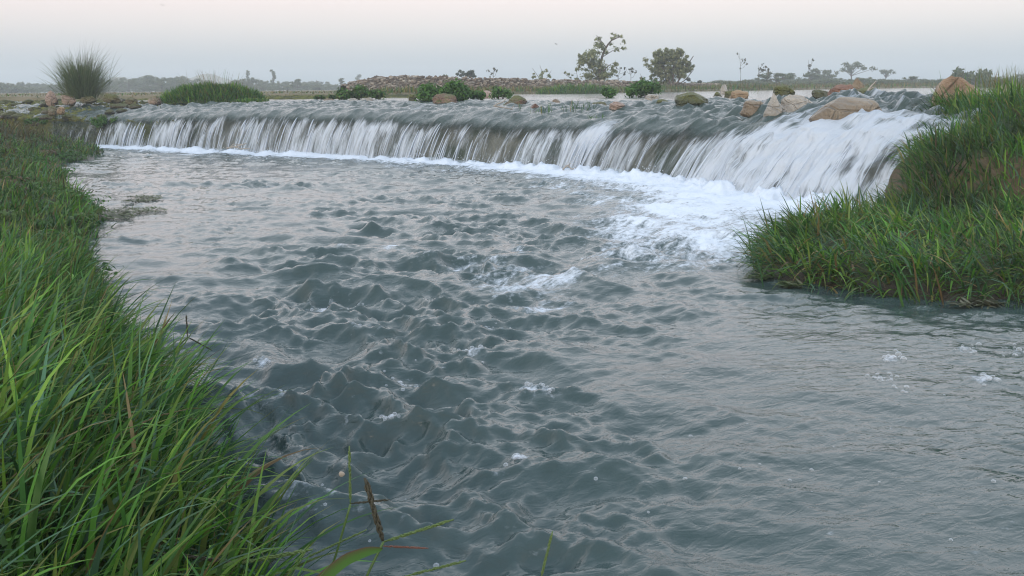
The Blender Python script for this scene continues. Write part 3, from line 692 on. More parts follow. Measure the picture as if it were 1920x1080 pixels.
def right_grass(n, thin=False):
    x = rng.uniform(1.1, 7.2, n * 4); y = rng.uniform(4.1, 11, n * 4)
    d = right_d(x, y); p = to_px(np.stack([x, y, right_z(x, y)], -1))
    wgt = np.where((d < .3) | ((x > 2.6) & (x < 3.6) & (y > 6.6)) | ((x > 2.9) & (y > 6.4) & (y < 7.3)), 1.9, .62) * np.clip(6.5 / y, 0, 1)
    dirt = np.exp(-(((p[:, 0] - 1905) / 34) ** 2 + ((p[:, 1] - 368) / 9) ** 2)) > .35
    ok = (d > -.02) & (p[:, 0] < 2330) & (rng.uniform(size=n * 4) < wgt) & ~dirt
    x, y, d = x[ok][:n], y[ok][:n], d[ok][:n]; n = len(x)
    cl = fbm(x * 2.6, y * 2.6, 3, 131); cl2 = fbm(x * 1.1, y * 1.1, 2, 133)
    P = np.stack([x, y, right_z(x, y) - .01], -1)
    e = .03
    gxr = -(right_d(x + e, y) - d) / e; gyr = -(right_d(x, y + e) - d) / e           # outwards
    out = np.arctan2(gyr, gxr); edge = np.exp(-np.maximum(d, 0) / .22)
    az = np.where(rng.uniform(size=n) < edge * .75, out + rng.normal(0, .6, n), rng.normal(2.8, 1.3, n) + cl * 2)
    lean = np.abs(rng.normal(.38 + .35 * edge, .38, n)); curl = rng.normal(.95, .55, n) + .35 * edge * (y < 5.6)
    L = rng.uniform(.10, .25, n) * np.clip(1 + .95 * cl, .35, 1.8)
    lobe = sstep(6.9, 6.4, y); lean = lean + .28 * lobe; L = L * (1 - .08 * lobe)
    col = gcol(n, .40 if thin else .08, var=.35) * np.clip(.88 + .7 * cl2[:, None] + .4 * cl[:, None], .35, 1.5)
    if thin: return blades(P, az, lean, curl * .7, L * 1.05, rng.uniform(.0018, .0035, n), col, 4, False)
    return blades(P, az, lean, curl, L, rng.uniform(.008, .0145, n), col, 5, True)
V, F, C = put([right_grass(21000), right_grass(2600, True)])
tag(mk('bank_grass', V, F, M_GRASS, attrs={'col': C}), 'thick green grass covering the right bank beside the fall', 'grass', kind='stuff')

# -- clumps with blades that stand out one by one against the water
def clump(name, roots, label, seed, Ls, azs, leans, curls, Ws, dry=.05):
    r = np.random.default_rng(seed); o = empty(name, roots[0], label, 'grass clump')
    for i, p in enumerate(roots):
        v, f, c = blades(np.zeros((1, 3)), np.array([azs[i]]), np.array([leans[i]]), np.array([curls[i]]), np.array([Ls[i]]), np.array([Ws[i]]), gcol(1, dry, r), 9, True)
        b = mk('blade', v + (np.array(p) - np.array(roots[0])), f, M_GRASS, o, {'col': c})
    return o
def left_clump(name, py0, py1, n, label, seed, Lr, az0, wide):
    r = np.random.default_rng(seed); roots = []
    for i in range(n):
        y = r.uniform(py0, py1); x = np.interp(y, LS_Y, LS_X) - abs(r.normal(0, .10)) + .02; roots.append((x, y, float(left_z(np.array(x), np.array(y))) - .01))
    return clump(name, roots, label, seed, r.uniform(*Lr, n), r.normal(az0, .45, n), np.abs(r.normal(.55, .2, n)), r.normal(.65, .25, n), r.uniform(*wide, n))
left_clump('grass_clump', 1.75, 2.35, 34, 'long green blades reaching over the water at the bottom left', 1, (.24, .42), .35, (.010, .016))
left_clump('grass_clump', 2.4, 3.2, 36, 'green blades fanning out over the dark wave on the left', 2, (.26, .44), .15, (.010, .017))
left_clump('grass_clump', 3.4, 4.6, 40, 'blades at the tip of the left bank leaning towards the rapids', 3, (.22, .38), .5, (.009, .014))
def right_clump(pts, label, seed, Lr, az0, wide, lean=.35):
    r = np.random.default_rng(seed); roots = []
    for (px_, py_) in pts:
        q_ = on_z(px_, py_, .03); roots.append((q_[0], q_[1], float(right_z(q_[:1], q_[1:2])[0]) if right_d(q_[:1], q_[1:2])[0] > 0 else -.03))
    n = len(roots)
    return clump('grass_clump', roots, label, seed, r.uniform(*Lr, n), r.normal(az0, .6, n), np.abs(r.normal(lean, .2, n)), r.normal(.5, .35, n), r.uniform(*wide, n), .12)
r6 = np.random.default_rng(66)
right_clump([(r6.normal(1432, 16), r6.normal(486, 16)) for _ in range(30)], 'thin blades at the left tip of the right bank against the foam', 11, (.15, .34), 2.6, (.005, .009))
right_clump([(r6.uniform(1500, 1690), r6.uniform(395, 440)) for _ in range(34)], 'upright green blades on the right bank in front of the white fall', 12, (.16, .30), 2.3, (.009, .014), .2)
right_clump([(r6.uniform(1680, 1800), r6.uniform(535, 560)) for _ in range(30)], 'drooping tuft at the water edge of the right bank', 13, (.16, .28), 3.5, (.008, .013), .6)

# -- flowering stalks in the foreground
def stalk(name, label, segs, spikes, seed):
    """segs: list of pixel paths with a depth each; spikes: (path, radius, colour material)"""
    r = np.random.default_rng(seed)
    first = on_y(*segs[0][0][0], segs[0][1]); o = empty(name, first, label, 'grass stalk')
    for pts, dep, rad in segs:
        P = np.array([on_y(a, b, dep + .02 * i) for i, (a, b) in enumerate(pts)]); t = np.linspace(0, 1, len(P)); tt = np.linspace(0, 1, 14)
        P = np.stack([np.interp(tt, t, P[:, k]) for k in range(3)], -1); P[1:-1] = (P[:-2] + 2 * P[1:-1] + P[2:]) / 4
        v, q, tr = tube(P, rad, 6); mk('stem', v - first, [q, tr], M_STEM, o)
    for pts, dep, rad, mat in spikes:
        A, B = on_y(*pts[0], dep), on_y(*pts[1], dep + .03); L = np.linalg.norm(B - A)
        tt = np.linspace(0, 1, 12); P = A + (B - A) * tt[:, None]
        v, q, tr = tube(P, rad * .35 + 0 * tt, 6); allv, allt, off = [v], [tr], len(v)
        nn = int(L / (rad * .22)); vi, fi = ico(1); T = (B - A) / L
        for k in range(nn):
            t_ = (k + .5) / nn; sdv = np.cross(T, r.normal(size=3)); sdv /= np.linalg.norm(sdv)
            pr = min(1, 6 * (1 - t_) + .25) * min(1, 5 * t_ + .3)
            gr = vi * np.array([rad * .26] * 3); gr = gr + np.outer(vi @ T, T) * rad * .5
            allv.append(gr * pr + A + (B - A) * t_ + sdv * rad * .55 * pr); allt.append(fi + off); off += len(vi)
        mk('seed_spike', np.concatenate(allv) - first, [q, np.concatenate(allt)], mat, o)
    return o
M_STEM = mat_plain('grass_stem', (.075, .13, .03), .5); M_SPG = mat_plain('green_seed', (.085, .135, .035), .6)
M_SPB = mat_plain('dark_seed', (.040, .036, .020), .7); M_SPR = mat_plain('red_seed', (.17, .075, .05), .7)
st1 = stalk('seed_stalk', 'thin green stalk with an upright spike and one pale husk', [([(560, 1180), (625, 1058), (657, 946)], 1.75, .0022)], [([(657, 946), (655, 836)], 1.80, .0036, M_SPG), ([(658, 944), (731, 937)], 1.81, .0030, M_SPB)], 1)
q_ = on_y(641, 889, 1.79); v, f = ico(3); hk = v * np.array([.006, .002, .0055]); hk[:, 2] *= 1 - .25 * (v[:, 0])
mk('husk', hk + q_ - np.array(st1.location), f, mat_plain('pale_husk', (.30, .26, .22), .5), st1)
stalk('seed_stalk', 'stalk with one dark seed head and two spread green and red spikes', [([(640, 1190), (690, 1075), (719, 1016)], 1.60, .0023)],
      [([(718, 1014), (684, 896)], 1.64, .0075, M_SPB), ([(719, 1016), (851, 974)], 1.65, .0040, M_SPG), ([(719, 1024), (803, 1028)], 1.66, .0026, M_SPR)], 2)
stalk('seed_stalk', 'lone green spike standing in the water at the bottom centre', [([(1000, 1150), (1014, 1085)], 1.70, .002)], [([(1014, 1085), (1036, 996)], 1.72, .0034, M_SPG)], 3)
stalk('seed_stalk', 'green spike slanting right at the bottom edge', [([(660, 1150), (762, 1080)], 1.62, .002)], [([(762, 1080), (874, 1051)], 1.64, .0034, M_SPG)], 4)
stalk('seed_stalk', 'flat lying stalk with two dark green spikes at the bottom left', [([(430, 1150), (447, 1056)], 1.55, .0022)], [([(447, 1056), (297, 1036)], 1.57, .0045, M_SPB), ([(447, 1056), (586, 1030)], 1.57, .0045, M_SPG)], 5)
stalk('seed_stalk', 'slanting thin spike left of the upright stalk', [([(520, 1110), (565, 1050)], 1.70, .0018)], [([(565, 1050), (688, 993)], 1.72, .0028, M_SPG)], 6)
stalk('seed_stalk', 'dark jointed stalk poking out from the left grass over the ripples', [([(290, 690), (352, 632)], 3.0, .0025)], [([(352, 632), (349, 590)], 3.0, .0035, M_SPB), ([(352, 632), (398, 657)], 3.0, .003, M_SPB)], 7)
# broad leaf with a red edge
rt = on_y(560, 1130, 1.5); o = empty('broad_leaf', rt, 'broad arching leaf with a reddish edge at the bottom centre', 'leaf')
pts = np.array([on_y(a, b, 1.5 + .02 * i) for i, (a, b) in enumerate([(560, 1130), (612, 1078), (650, 1048), (690, 1033), (718, 1029)])])
tt = np.linspace(0, 4, 20); Pm = np.stack([np.interp(tt, range(5), pts[:, k]) for k in range(3)], -1); Pm[1:-1] = (Pm[:-2] + 2 * Pm[1:-1] + Pm[2:]) / 4
wd = .0105 * np.sqrt(np.clip(1 - (tt / 4) ** 2.2, 0, 1)) + .0004
up_ = np.array([-.35, .35, .86]); VV = np.stack([Pm + up_ * wd[:, None], Pm + up_ * wd[:, None] * .72, Pm + np.array([0, .003, -.002]), Pm - up_ * wd[:, None]], 1)
cc = np.zeros((20, 4, 3)); cc[:] = (.055, .135, .014); cc[:, 0] = (.10, .045, .035); cc[:, 1] = (.075, .085, .025)
mk('blade', VV.reshape(-1, 3) - rt, grid_faces(20, 4), M_GRASS, o, {'col': cc.reshape(-1, 3)})

# broad-leaved weeds on the left bank
wy = rng.uniform(5.2, 15, 90); wx_ = np.interp(wy, LS_Y, LS_X) - np.abs(rng.normal(.15, .9, 90)); wz = left_z(wx_, wy)
def weeds():
    r = np.random.default_rng(118); C_ = np.stack([wx_, wy, wz + .03], -1); R_ = np.stack([.10 + .012 * wy, .10 + .012 * wy, .05 + 0 * wy], -1) * r.uniform(.6, 1.4, (90, 1)); n = 7000
    k = r.integers(0, 90, n); d = r.normal(size=(n, 3)); d /= np.linalg.norm(d, axis=1)[:, None]; P = C_[k] + d * R_[k] * (r.uniform(size=n) ** .45)[:, None]
    N = d + r.normal(0, .5, (n, 3)) + [0, 0, .9]; N /= np.linalg.norm(N, axis=1)[:, None]; a = np.cross(N, r.normal(size=(n, 3))); a /= np.linalg.norm(a, axis=1)[:, None]; b_ = np.cross(N, a)
    sz = (r.uniform(.010, .022, n) * (1 + .04 * C_[k, 1]))[:, None]
    V = np.stack([P - a * sz, P - b_ * sz * .6 + N * sz * .15, P + a * sz, P + b_ * sz * .6 + N * sz * .15], 1).reshape(-1, 3)
    cl = np.array([(.07, .17, .03), (.05, .12, .025), (.09, .15, .04), (.10, .11, .04), (.13, .10, .05)])[(r.integers(0, 3, 90) + (wy > 9) * r.integers(0, 3, 90))[k]] * r.uniform(.7, 1.25, (n, 1))
    return V, np.arange(n * 4).reshape(-1, 4), np.repeat(cl, 4, 0)
V, F, C = weeds()
tag(mk('bank_weeds', V, F, M_LEAF, attrs={'col': C}), 'low broad-leaved weeds among the grass of the left bank', 'weeds', kind='stuff')

# moss and short turf on the ledge
pts3 = np.stack([X3, Y3, z3], -1)[3:].reshape(-1, 3); kk = np.concatenate([rng.integers(0, 9 * 300, 1600), rng.integers(0, len(pts3), 7400)]); Pm = pts3[kk] + rng.normal(0, .05, (9000, 3)) * [1, 1, .1]
mc_ = fbm(Pm[:, 0] * 1.3, Pm[:, 1] * 1.3, 3, 117); MC = np.array([(.13, .15, .025), (.20, .19, .04), (.07, .10, .025), (.055, .11, .025)])
ci = np.clip((mc_ * 3 + 1.5 + rng.normal(0, .8, 9000)), 0, 3).astype(int)
V, F, C = blades(Pm, rng.uniform(0, 6.28, 9000), np.abs(rng.normal(.6, .4, 9000)), rng.normal(.5, .3, 9000), rng.uniform(.025, .07, 9000), rng.uniform(.012, .03, 9000), MC[ci] * rng.uniform(.6, 1.2, (9000, 1)), 2, False)
tag(mk('ledge_moss', V, F, M_GRASS, attrs={'col': C}), 'yellow-green moss and turf on the ledge left of the fall', 'moss', kind='stuff')

# ------------------------------------------------------------------ rocks
TAN = [(.14, .105, .07), (.28, .22, .15), (.42, .34, .25)]; PALE = [(.24, .215, .18), (.42, .39, .34), (.56, .52, .46)]
RED = [(.11, .055, .035), (.23, .12, .075), (.34, .21, .14)]; BROWN = [(.08, .05, .035), (.19, .12, .08), (.32, .24, .17)]
PINK = [(.24, .17, .13), (.40, .30, .25), (.54, .45, .39)]; DARK = [(.035, .03, .02), (.08, .065, .04), (.15, .12, .08)]
RM = {}
def rockmat(key, cols, moss=0, wet=0, sc=6.):
    k = (key, moss, wet, sc)
    if k not in RM: RM[k] = mat_rock('rock_' + key, cols, moss, (.062, .066, .016), wet, sc)
    return RM[k]
def rock_mesh(seed, sx, sy, sz, rough=.22, sub=4, peak=0.):
    v, f = ico(sub); v = v.copy()
    v = np.sign(v) * np.abs(v) ** .85                      # a little blocky
    n1 = noise3(v, 1.1, seed) * 1.3; n2 = noise3(v, 2.7, seed + 11)
    rr = 1 + rough * n1 + rough * .45 * n2 + rough * .15 * noise3(v, 7, seed + 5)
    v = v * rr[:, None]
    r_ = np.random.default_rng(seed)
    for _ in range(5):                                     # flat facets
        d = r_.normal(size=3); d[2] = abs(d[2]) * .7; d /= np.linalg.norm(d); h = r_.uniform(.68, .95); e = v @ d - h
        v = v - np.outer(np.maximum(e, 0) * .8, d)
    if peak: v[:, :2] *= (1 - peak * np.clip(v[:, 2:], -.2, 1) * .75)
    return v * np.array([sx, sy, sz]), f
def rock(label, px, py, wpx, hpx, mat, seed, depth=None, peak=0., rough=.22, name='boulder', group=None, rot=None, sink=.35, deep=.8, sub=4):
    """px, py: centre of the visible foot line; wpx, hpx: visible size in photo pixels"""
    p = up_at(px, py) if depth is None else on_y(px, py, depth)
    k = p[1] / FPX; sx = wpx * k / 2 * .88; H = hpx * k * .88
    sz = H / (2 - 2 * sink) * 1.0
    v, f = rock_mesh(seed, sx, sx * deep, sz, rough, sub, peak)
    top = v[:, 2].max(); v[:, 2] += H - top
    o = mk(name, v, f, mat); o.location = [float(p[0]), float(p[1]), float(p[2]) - .02]
    if rot: o.rotation_euler = rot
    return tag(o, label, 'boulder' if name == 'boulder' else 'stone', group)

rock('large tan peaked boulder with white streaks beside the right grass mound', 1788, 222, 132, 92, rockmat('large', [(.14, .085, .05), (.34, .24, .16), (.52, .45, .38)], 0, 0, 4.), 301, 9.9, peak=.5, rough=.24)
rock('wide flat brown boulder with water sheeting over it in the right rapids', 1582, 232, 140, 60, rockmat('wetwide', [(.14, .11, .075), (.25, .20, .14), (.34, .29, .22)], 0, .8, 4.), 302, 9.6, rough=.16, deep=.6)
rock('pale cone-shaped boulder left of the angular pale one in the rapids', 1449, 209, 44, 42, rockmat('pale', PALE, 0, .3), 303, 10.5, peak=.8)
rock('pale angular boulder right of the cone-shaped one', 1494, 206, 70, 36, rockmat('pale', PALE, 0, .3), 304, 10.8, rough=.28)
rock('half-drowned brown boulder left of the pale cone', 1415, 206, 50, 24, rockmat('tanwet', TAN, 0, .7), 305, 11.0)
rock('rust-red boulder behind the rapids', 1583, 184, 64, 32, rockmat('red', RED, 0, .2), 306, 12.2, rough=.25)
rock('small grey-tan peak sticking up behind the rust-red boulder', 1605, 176, 40, 36, rockmat('tan', TAN), 307, 13.2, peak=.5)
rock('mossy dark lump right of the rust-red boulder', 1624, 182, 44, 24, rockmat('darkmoss', DARK, .9, .4), 308, 12.3)
rock('dark mossy boulder behind the two pale ones', 1466, 181, 46, 27, rockmat('darkmoss', DARK, .9, .4), 309, 13.4)
rock('low green lump between the mossy and the rust-red boulders', 1540, 178, 40, 14, rockmat('darkmoss', DARK, .9, .4), 310, 13.6)
rock('smooth ochre boulder right of the upright stone', 1386, 184, 38, 20, rockmat('ochre', [(.17, .11, .06), (.34, .24, .14), (.46, .36, .24)], 0, .1), 311)
rock('small upright cream stone beside the ochre boulder', 1357, 177, 20, 22, rockmat('pale', PALE, 0, .3), 312, peak=.3, deep=1.)
rock('mossy lump at the foot of the upright cream stone', 1345, 183, 20, 15, rockmat('darkmoss', DARK, .9, .4), 313)
rock('mossy stone between the upright and the ochre boulders', 1366, 183, 18, 17, rockmat('darkmoss', DARK, .9, .4), 314)
rock('long weed-draped boulder with water running off it in mid river', 1296, 192, 66, 24, rockmat('weed', [(.03, .035, .02), (.07, .08, .03), (.12, .11, .06)], .7, .7), 315)
rock('dark round mossy stone below the weed-draped boulder', 1240, 200, 32, 19, rockmat('darkmoss', DARK, .9, .4), 316)
rock('pale stone left of the weed-draped boulder', 1223, 189, 28, 16, rockmat('pale', PALE, 0, .3), 317)
rock('flat pinkish stone right of the reeds', 1158, 202, 36, 14, rockmat('pink', PINK, 0, .2), 318, rough=.15)
rock('mossy tan stone at the right end of the reeds', 1123, 201, 36, 15, rockmat('tanmoss', TAN, .6, .3), 319)
rock('small tan stone in the current above the reeds', 1043, 192, 20, 10, rockmat('tan', TAN), 320)
rock('small rust-brown stone at the left end of the reeds', 1003, 203, 22, 12, rockmat('red', RED, 0, .2), 321)
rock('dark brown boulder with a pale chip right of the leafy plants', 966, 196, 46, 22, rockmat('brownmoss', BROWN, .45, .4), 322)
rock('rounded tan stone among the small leafy plants', 914, 184, 26, 18, rockmat('pink', PINK, 0, .2), 323)
rock('sloping rust-brown boulder in front of the leafy shrub', 836, 196, 58, 26, rockmat('brown', BROWN, .25, .3), 324, rough=.28)
rock('low mossy stump-like stone left of the leafy shrub', 772, 188, 18, 16, rockmat('darkmoss', DARK, .9, .4), 325)
rock('smooth pale stone awash near the middle of the river', 690, 190, 28, 10, rockmat('pale', PALE, 0, .3), 326)
rock('small pale stone left of the pale awash one', 662, 190, 20, 9, rockmat('pale', PALE, 0, .3), 327)
rock('flat grey-tan stone awash right of the grassy islet', 617, 190, 24, 8, rockmat('tan', TAN), 328)
rock('small brown stone at the far water edge near mid river', 712, 183, 16, 6, rockmat('brown', BROWN, .25, .3), 329)
rock('pink stone standing left of the tall grass tussock', 97, 186, 24, 20, rockmat('pink', PINK, 0, .2), 330, 21.5, peak=.3)
rock('pale stone with yellow moss in front of the tall tussock', 128, 187, 34, 13, rockmat('pinkmoss', PINK, .45, 0), 331, 21.3)
rock('yellow mossy stone right of the pale one below the tussock', 166, 187, 32, 10, rockmat('ymoss', TAN, 1.0, 0), 332, 21.3)
rock('mossy mound stone right of the tall tussock', 212, 187, 38, 14, rockmat('ymoss', TAN, 1.0, 0), 333, 21.0)
rock('mossy stone between the tussock and the grassy islet', 247, 189, 26, 10, rockmat('ymoss', TAN, 1.0, 0), 334, 20.8)
rock('pinkish stone at the left foot of the grassy islet', 291, 189, 26, 12, rockmat('pinkmoss', PINK, .45, 0), 335, 20.8)
rock('tan stone in the left trickles, left of a smaller one', 98, 207, 22, 12, rockmat('tanmoss', TAN, .6, .3), 336, 19.6)
rock('small orange-tan stone in the left trickles', 114, 208, 18, 11, rockmat('ochre', [(.17, .11, .06), (.34, .24, .14), (.46, .36, .24)], 0, .1), 337, 19.5)
rock('brown stone at the left lip of the fall beside the cress', 178, 230, 24, 14, rockmat('tanmoss', TAN, .6, .3), 338, 19.2)
rs = np.random.default_rng(40); mmats = [rockmat('ymoss', TAN, 1.0, 0), rockmat('darkmoss', DARK, .9, .4), rockmat('brownmoss', BROWN, .45, .4)]
protos = [rock_mesh(400 + i, 1, .8, .6, .24, 3) for i in range(5)]; pmesh = {}
for i in range(46):
    px_, py_ = rs.uniform(-20, 330), 185 + 58 * rs.uniform() ** 1.3
    if px_ > 150 + (245 - py_) * 3: continue
    q_ = up_at(px_, py_); k = i % 5; mm = mmats[int(rs.choice(3, p=[.55, .3, .15]))]
    key = (k, mm.name)
    if key not in pmesh:
        t_ = mk('mossy_stone', *protos[k], mm); pmesh[key] = t_.data
        o = t_
    else:
        o = bpy.data.objects.new('mossy_stone', pmesh[key]); COL.objects.link(o)
    sc = rs.uniform(.09, .20); o.scale = (sc, sc, sc * rs.uniform(.45, .8)); o.location = (q_[0], q_[1], q_[2] + .03); o.rotation_euler = (0, 0, rs.uniform(0, 6.28))
    tag(o, 'small moss-covered stone among the shallow trickles left of the fall', 'stone', 'mossy stones on the left ledge')

# ------------------------------------------------------------------ plants on the rocks and islets
def leaf_cloud(C, R, n, size, cols, seed, flat=.6, spread='shell'):
    """leaf-sized faces spread through the volumes given by centres C and radii R (k,3)"""
    r = np.random.default_rng(seed); C = np.asarray(C, float); R = np.asarray(R, float)
    if R.ndim == 1: R = np.repeat(R[:, None], 3, 1)
    w_ = (R[:, 0] * R[:, 2]); k = r.choice(len(C), n, p=w_ / w_.sum())
    d = r.normal(size=(n, 3)); d /= np.linalg.norm(d, axis=1)[:, None]
    rad = r.uniform(size=n) ** (.45 if spread == 'shell' else .7)
    P = C[k] + d * R[k] * rad[:, None] * (1 + .15 * r.normal(size=(n, 1)))
    N = d + r.normal(0, .6, (n, 3)) + np.array([0, 0, flat]); N /= np.linalg.norm(N, axis=1)[:, None]
    a = np.cross(N, r.normal(size=(n, 3))); a /= np.linalg.norm(a, axis=1)[:, None]; b_ = np.cross(N, a)
    sz = (size * r.uniform(.6, 1.3, n))[:, None]
    tip = P + a * sz; base = P - a * sz * .9; l_ = P - b_ * sz * .42 + N * sz * .12; rr_ = P + b_ * sz * .42 + N * sz * .12
    V = np.stack([base, l_, tip, rr_], 1).reshape(-1, 3); F = np.arange(n * 4).reshape(-1, 4)
    cols = np.asarray(cols); c = cols[r.integers(0, len(cols), n)] * r.uniform(.75, 1.25, (n, 1))
    return V, F, np.repeat(c, 4, 0)
LEAFG = [(.07, .17, .025), (.05, .13, .02), (.09, .20, .03), (.055, .12, .028)]
LEAFY = [(.10, .12, .03), (.07, .10, .025), (.055, .085, .025)]
def shrub(label, px, py, wpx, hpx, n, seed, leaf=.045, cols=LEAFG, depth=None, lumps=9, name='leafy_shrub', cat='shrub'):
    r = np.random.default_rng(seed); p = up_at(px, py) if depth is None else on_y(px, py, depth); k = p[1] / FPX; Wm, H = wpx * k / 2, hpx * k
    o = empty(name, p, label, cat); C, R = [], []
    for i in range(lumps):
        u = r.uniform(-.8, .8); C.append((u * Wm, r.uniform(-.6, .6) * Wm * .7, H * (.22 + .5 * r.uniform() * (1 - u * u)))); q = H * r.uniform(.22, .36); R.append((q * 1.2, q * 1.2, q))
    v, f, c = leaf_cloud(C, R, n, leaf, cols, seed)
    v[:, 2] = np.maximum(v[:, 2], -.03)
    lo = mk('leaves', v, f, M_LEAF, o, {'col': c}); lo['kind'] = 'stuff'
    ts = []
    for c_ in C:
        t = np.linspace(0, 1, 5)[:, None]; a = np.array([c_[0] * .3, c_[1] * .3, -.04]); ts.append(tube(a + (np.array(c_) - a) * t + np.array([0, 0, .03]) * np.sin(t * 3.1), np.linspace(.008, .003, 5), 4))
    v, f = join_tubes(ts); mk('stems', v, f, M_BARK, o)
    return o
shrub('broad-leaved green shrub on the rocks in mid river', 832, 190, 94, 48, 1900, 501, .05)
shrub('low green plant left of the rounded tan stone', 890, 187, 42, 21, 560, 502, .04)
shrub('small leafy plant right of the rounded tan stone', 937, 185, 38, 25, 560, 503, .04)
shrub('leafy mound right of the reeds before the far wall', 1207, 182, 66, 35, 1100, 504, .05)
shrub('small cress plant in the current left of that leafy mound', 1137, 184, 28, 22, 380, 505, .04)
shrub('bushy green plant at the river edge right of the grassy islet', 672, 187, 104, 28, 1600, 506, .045, LEAFG + LEAFY, lumps=12)
shrub('small green plant left of the bushy one at the river edge', 610, 187, 40, 12, 300, 507, .04, LEAFG + LEAFY)
shrub('bright green cress spilling over the left lip of the fall', 200, 238, 62, 24, 900, 508, .03, [(.055, .14, .02), (.07, .16, .025)], 18.9, lumps=8)
shrub('patch of green cress in the trickles beside the left grass', 62, 232, 50, 12, 380, 509, .03, [(.05, .12, .02), (.07, .14, .025)], 18.6)

def islet(label, px, py, wpx, hpx, n, seed, Lr, tall=0, depth=None):
    r = np.random.default_rng(seed); p = up_at(px, py) if depth is None else on_y(px, py, depth); k = p[1] / FPX; Wm, H = wpx * k / 2, hpx * k
    o = empty('grassy_islet', p, label, 'islet')
    U, T = np.meshgrid(np.linspace(0, 1, 14), np.linspace(0, 2 * np.pi, 41)); rr_ = U
    X_, Y_ = rr_ * np.cos(T) * Wm, rr_ * np.sin(T) * Wm * .75
    def hz_(x_, y_): return np.maximum(0, 1 - (x_ / Wm) ** 2 - (y_ / (Wm * .75)) ** 2) ** .75 * H * .62 + .025 * fbm(x_ * 3 + seed, y_ * 3, 3, 141) - .03
    mk('mound', np.stack([X_, Y_, hz_(X_, Y_)], -1).reshape(-1, 3), grid_faces(*X_.shape)[:, ::-1], M_ISLET, o)
    a = r.uniform(0, 6.283, n); q = np.sqrt(r.uniform(size=n)); x_ = q * np.cos(a) * Wm; y_ = q * np.sin(a) * Wm * .75
    P = np.stack([x_, y_, hz_(x_, y_) - .01], -1); cl = fbm(x_ * 2 + seed, y_ * 2, 3, 143)
    sets = [blades(P, a + r.normal(0, .9, n), np.abs(r.normal(.45, .3, n)), r.normal(.6, .4, n), r.uniform(*Lr, n) * (1 + .4 * cl), r.uniform(.012, .024, n), gcol(n, .05, r, (1.05, 1, .9)) * (1 + .4 * cl[:, None]), 4, False)]
    if tall:
        a = r.uniform(0, 6.283, tall); q = r.uniform(0, .6, tall); x_ = q * np.cos(a) * Wm; y_ = q * np.sin(a) * Wm * .6; P = np.stack([x_, y_, hz_(x_, y_)], -1)
        sets.append(blades(P, a, np.abs(r.normal(.2, .2, tall)), r.normal(.4, .3, tall), r.uniform(.25, .5, tall), np.full(tall, .006), gcol(tall, .6, r), 5, False))
    v, f, c = put(sets); g = mk('grass', v, f, M_GRASS, o, {'col': c}); g['kind'] = 'stuff'
    return o
islet('grassy green islet above the left part of the fall', 402, 191, 182, 44, 5200, 601, (.10, .20), 60)
islet('low strip of turf in the water right of the grassy islet', 470, 190, 70, 6, 500, 602, (.05, .10))
islet('grassy tussock on the far bank in front of the rubble wall', 1082, 175, 150, 16, 1500, 603, (.12, .28), depth=34)

# tall arching tussock on the left
p = on_y(155, 184, 21.6); r = np.random.default_rng(701); n = 1500; o = empty('tall_grass_tussock', p, 'tall grey-green grass tussock arching like a fountain on the left', 'grass tussock')
a = r.uniform(0, 6.283, n); q = np.abs(r.normal(0, .16, n)); P = np.stack([q * np.cos(a), q * np.sin(a), 0 * q - .02], -1)
ln = np.abs(r.normal(.0, .55, n)); L = (1.12 - .30 * np.minimum(ln, 1.3)) * r.uniform(.6, 1.0, n)
cT = np.array([(.10, .145, .055), (.12, .16, .07), (.14, .165, .08), (.08, .125, .045)])[r.integers(0, 4, n)] * r.uniform(.7, 1.2, (n, 1))
v, f, c = blades(P, a + r.normal(0, .4, n), ln, np.abs(r.normal(.55, .3, n)), L, r.uniform(.006, .012, n), cT, 7, False)
g = mk('blades', v, f, M_GRASS, o, {'col': c}); g['kind'] = 'stuff'
n = 160; a = r.normal(.3, .9, n); P = np.stack([r.normal(0, .1, n), r.normal(0, .1, n), 0 * a], -1)
v, f, c = blades(P, a, np.abs(r.normal(.2, .25, n)), np.abs(r.normal(.7, .3, n)), r.uniform(1.0, 1.35, n), np.full(n, .005), np.full((n, 3), (.12, .12, .075)), 8, False)
g = mk('plumes', v, f, M_GRASS, o, {'col': c}); g['kind'] = 'stuff'

# reeds standing in the current above the fall: small separate clumps
for i, (px_, py_, n, L, lab) in enumerate([(985, 206, 7, .14, 'few thin reeds leftmost in the row above the fall'), (1013, 209, 16, .16, 'reed clump right of the small rust-brown stone'), (1048, 209, 10, .16, 'small reed tuft in the middle of the row above the fall'),
                                   (1078, 207, 18, .17, 'reed clump left of the mossy tan stone'), (1100, 207, 14, .20, 'tallest reed clump rightmost in the row above the fall'), (935, 203, 7, .14, 'sparse reeds below the dark brown boulder'),
                                   (1125, 222, 26, .08, 'green weed tuft in the white notch of the lip'), (1405, 176, 14, .22, 'short green tuft right of the ochre boulder'), (1372, 170, 12, .22, 'green leafy tuft on the upright cream stone')]):
    q_ = up_at(px_, py_); r = np.random.default_rng(720 + i); P = r.normal(0, 1, (n, 3)) * np.array([.10, .08, 0]); P[:, 2] = -.02
    o = empty('reed_clump', q_, lab, 'reeds')
    for j in range(n):
        v, f, c = blades(P[j:j + 1], r.uniform(0, 6.28, 1), np.abs(r.normal(.3, .25, 1)), r.normal(.5, .4, 1), L * r.uniform(.7, 1.25, 1), r.uniform(.006, .011, 1), gcol(1, .05, r, (.7, .8, .9)), 5, False)
        mk('blade', v, f, M_GRASS, o, {'col': c})

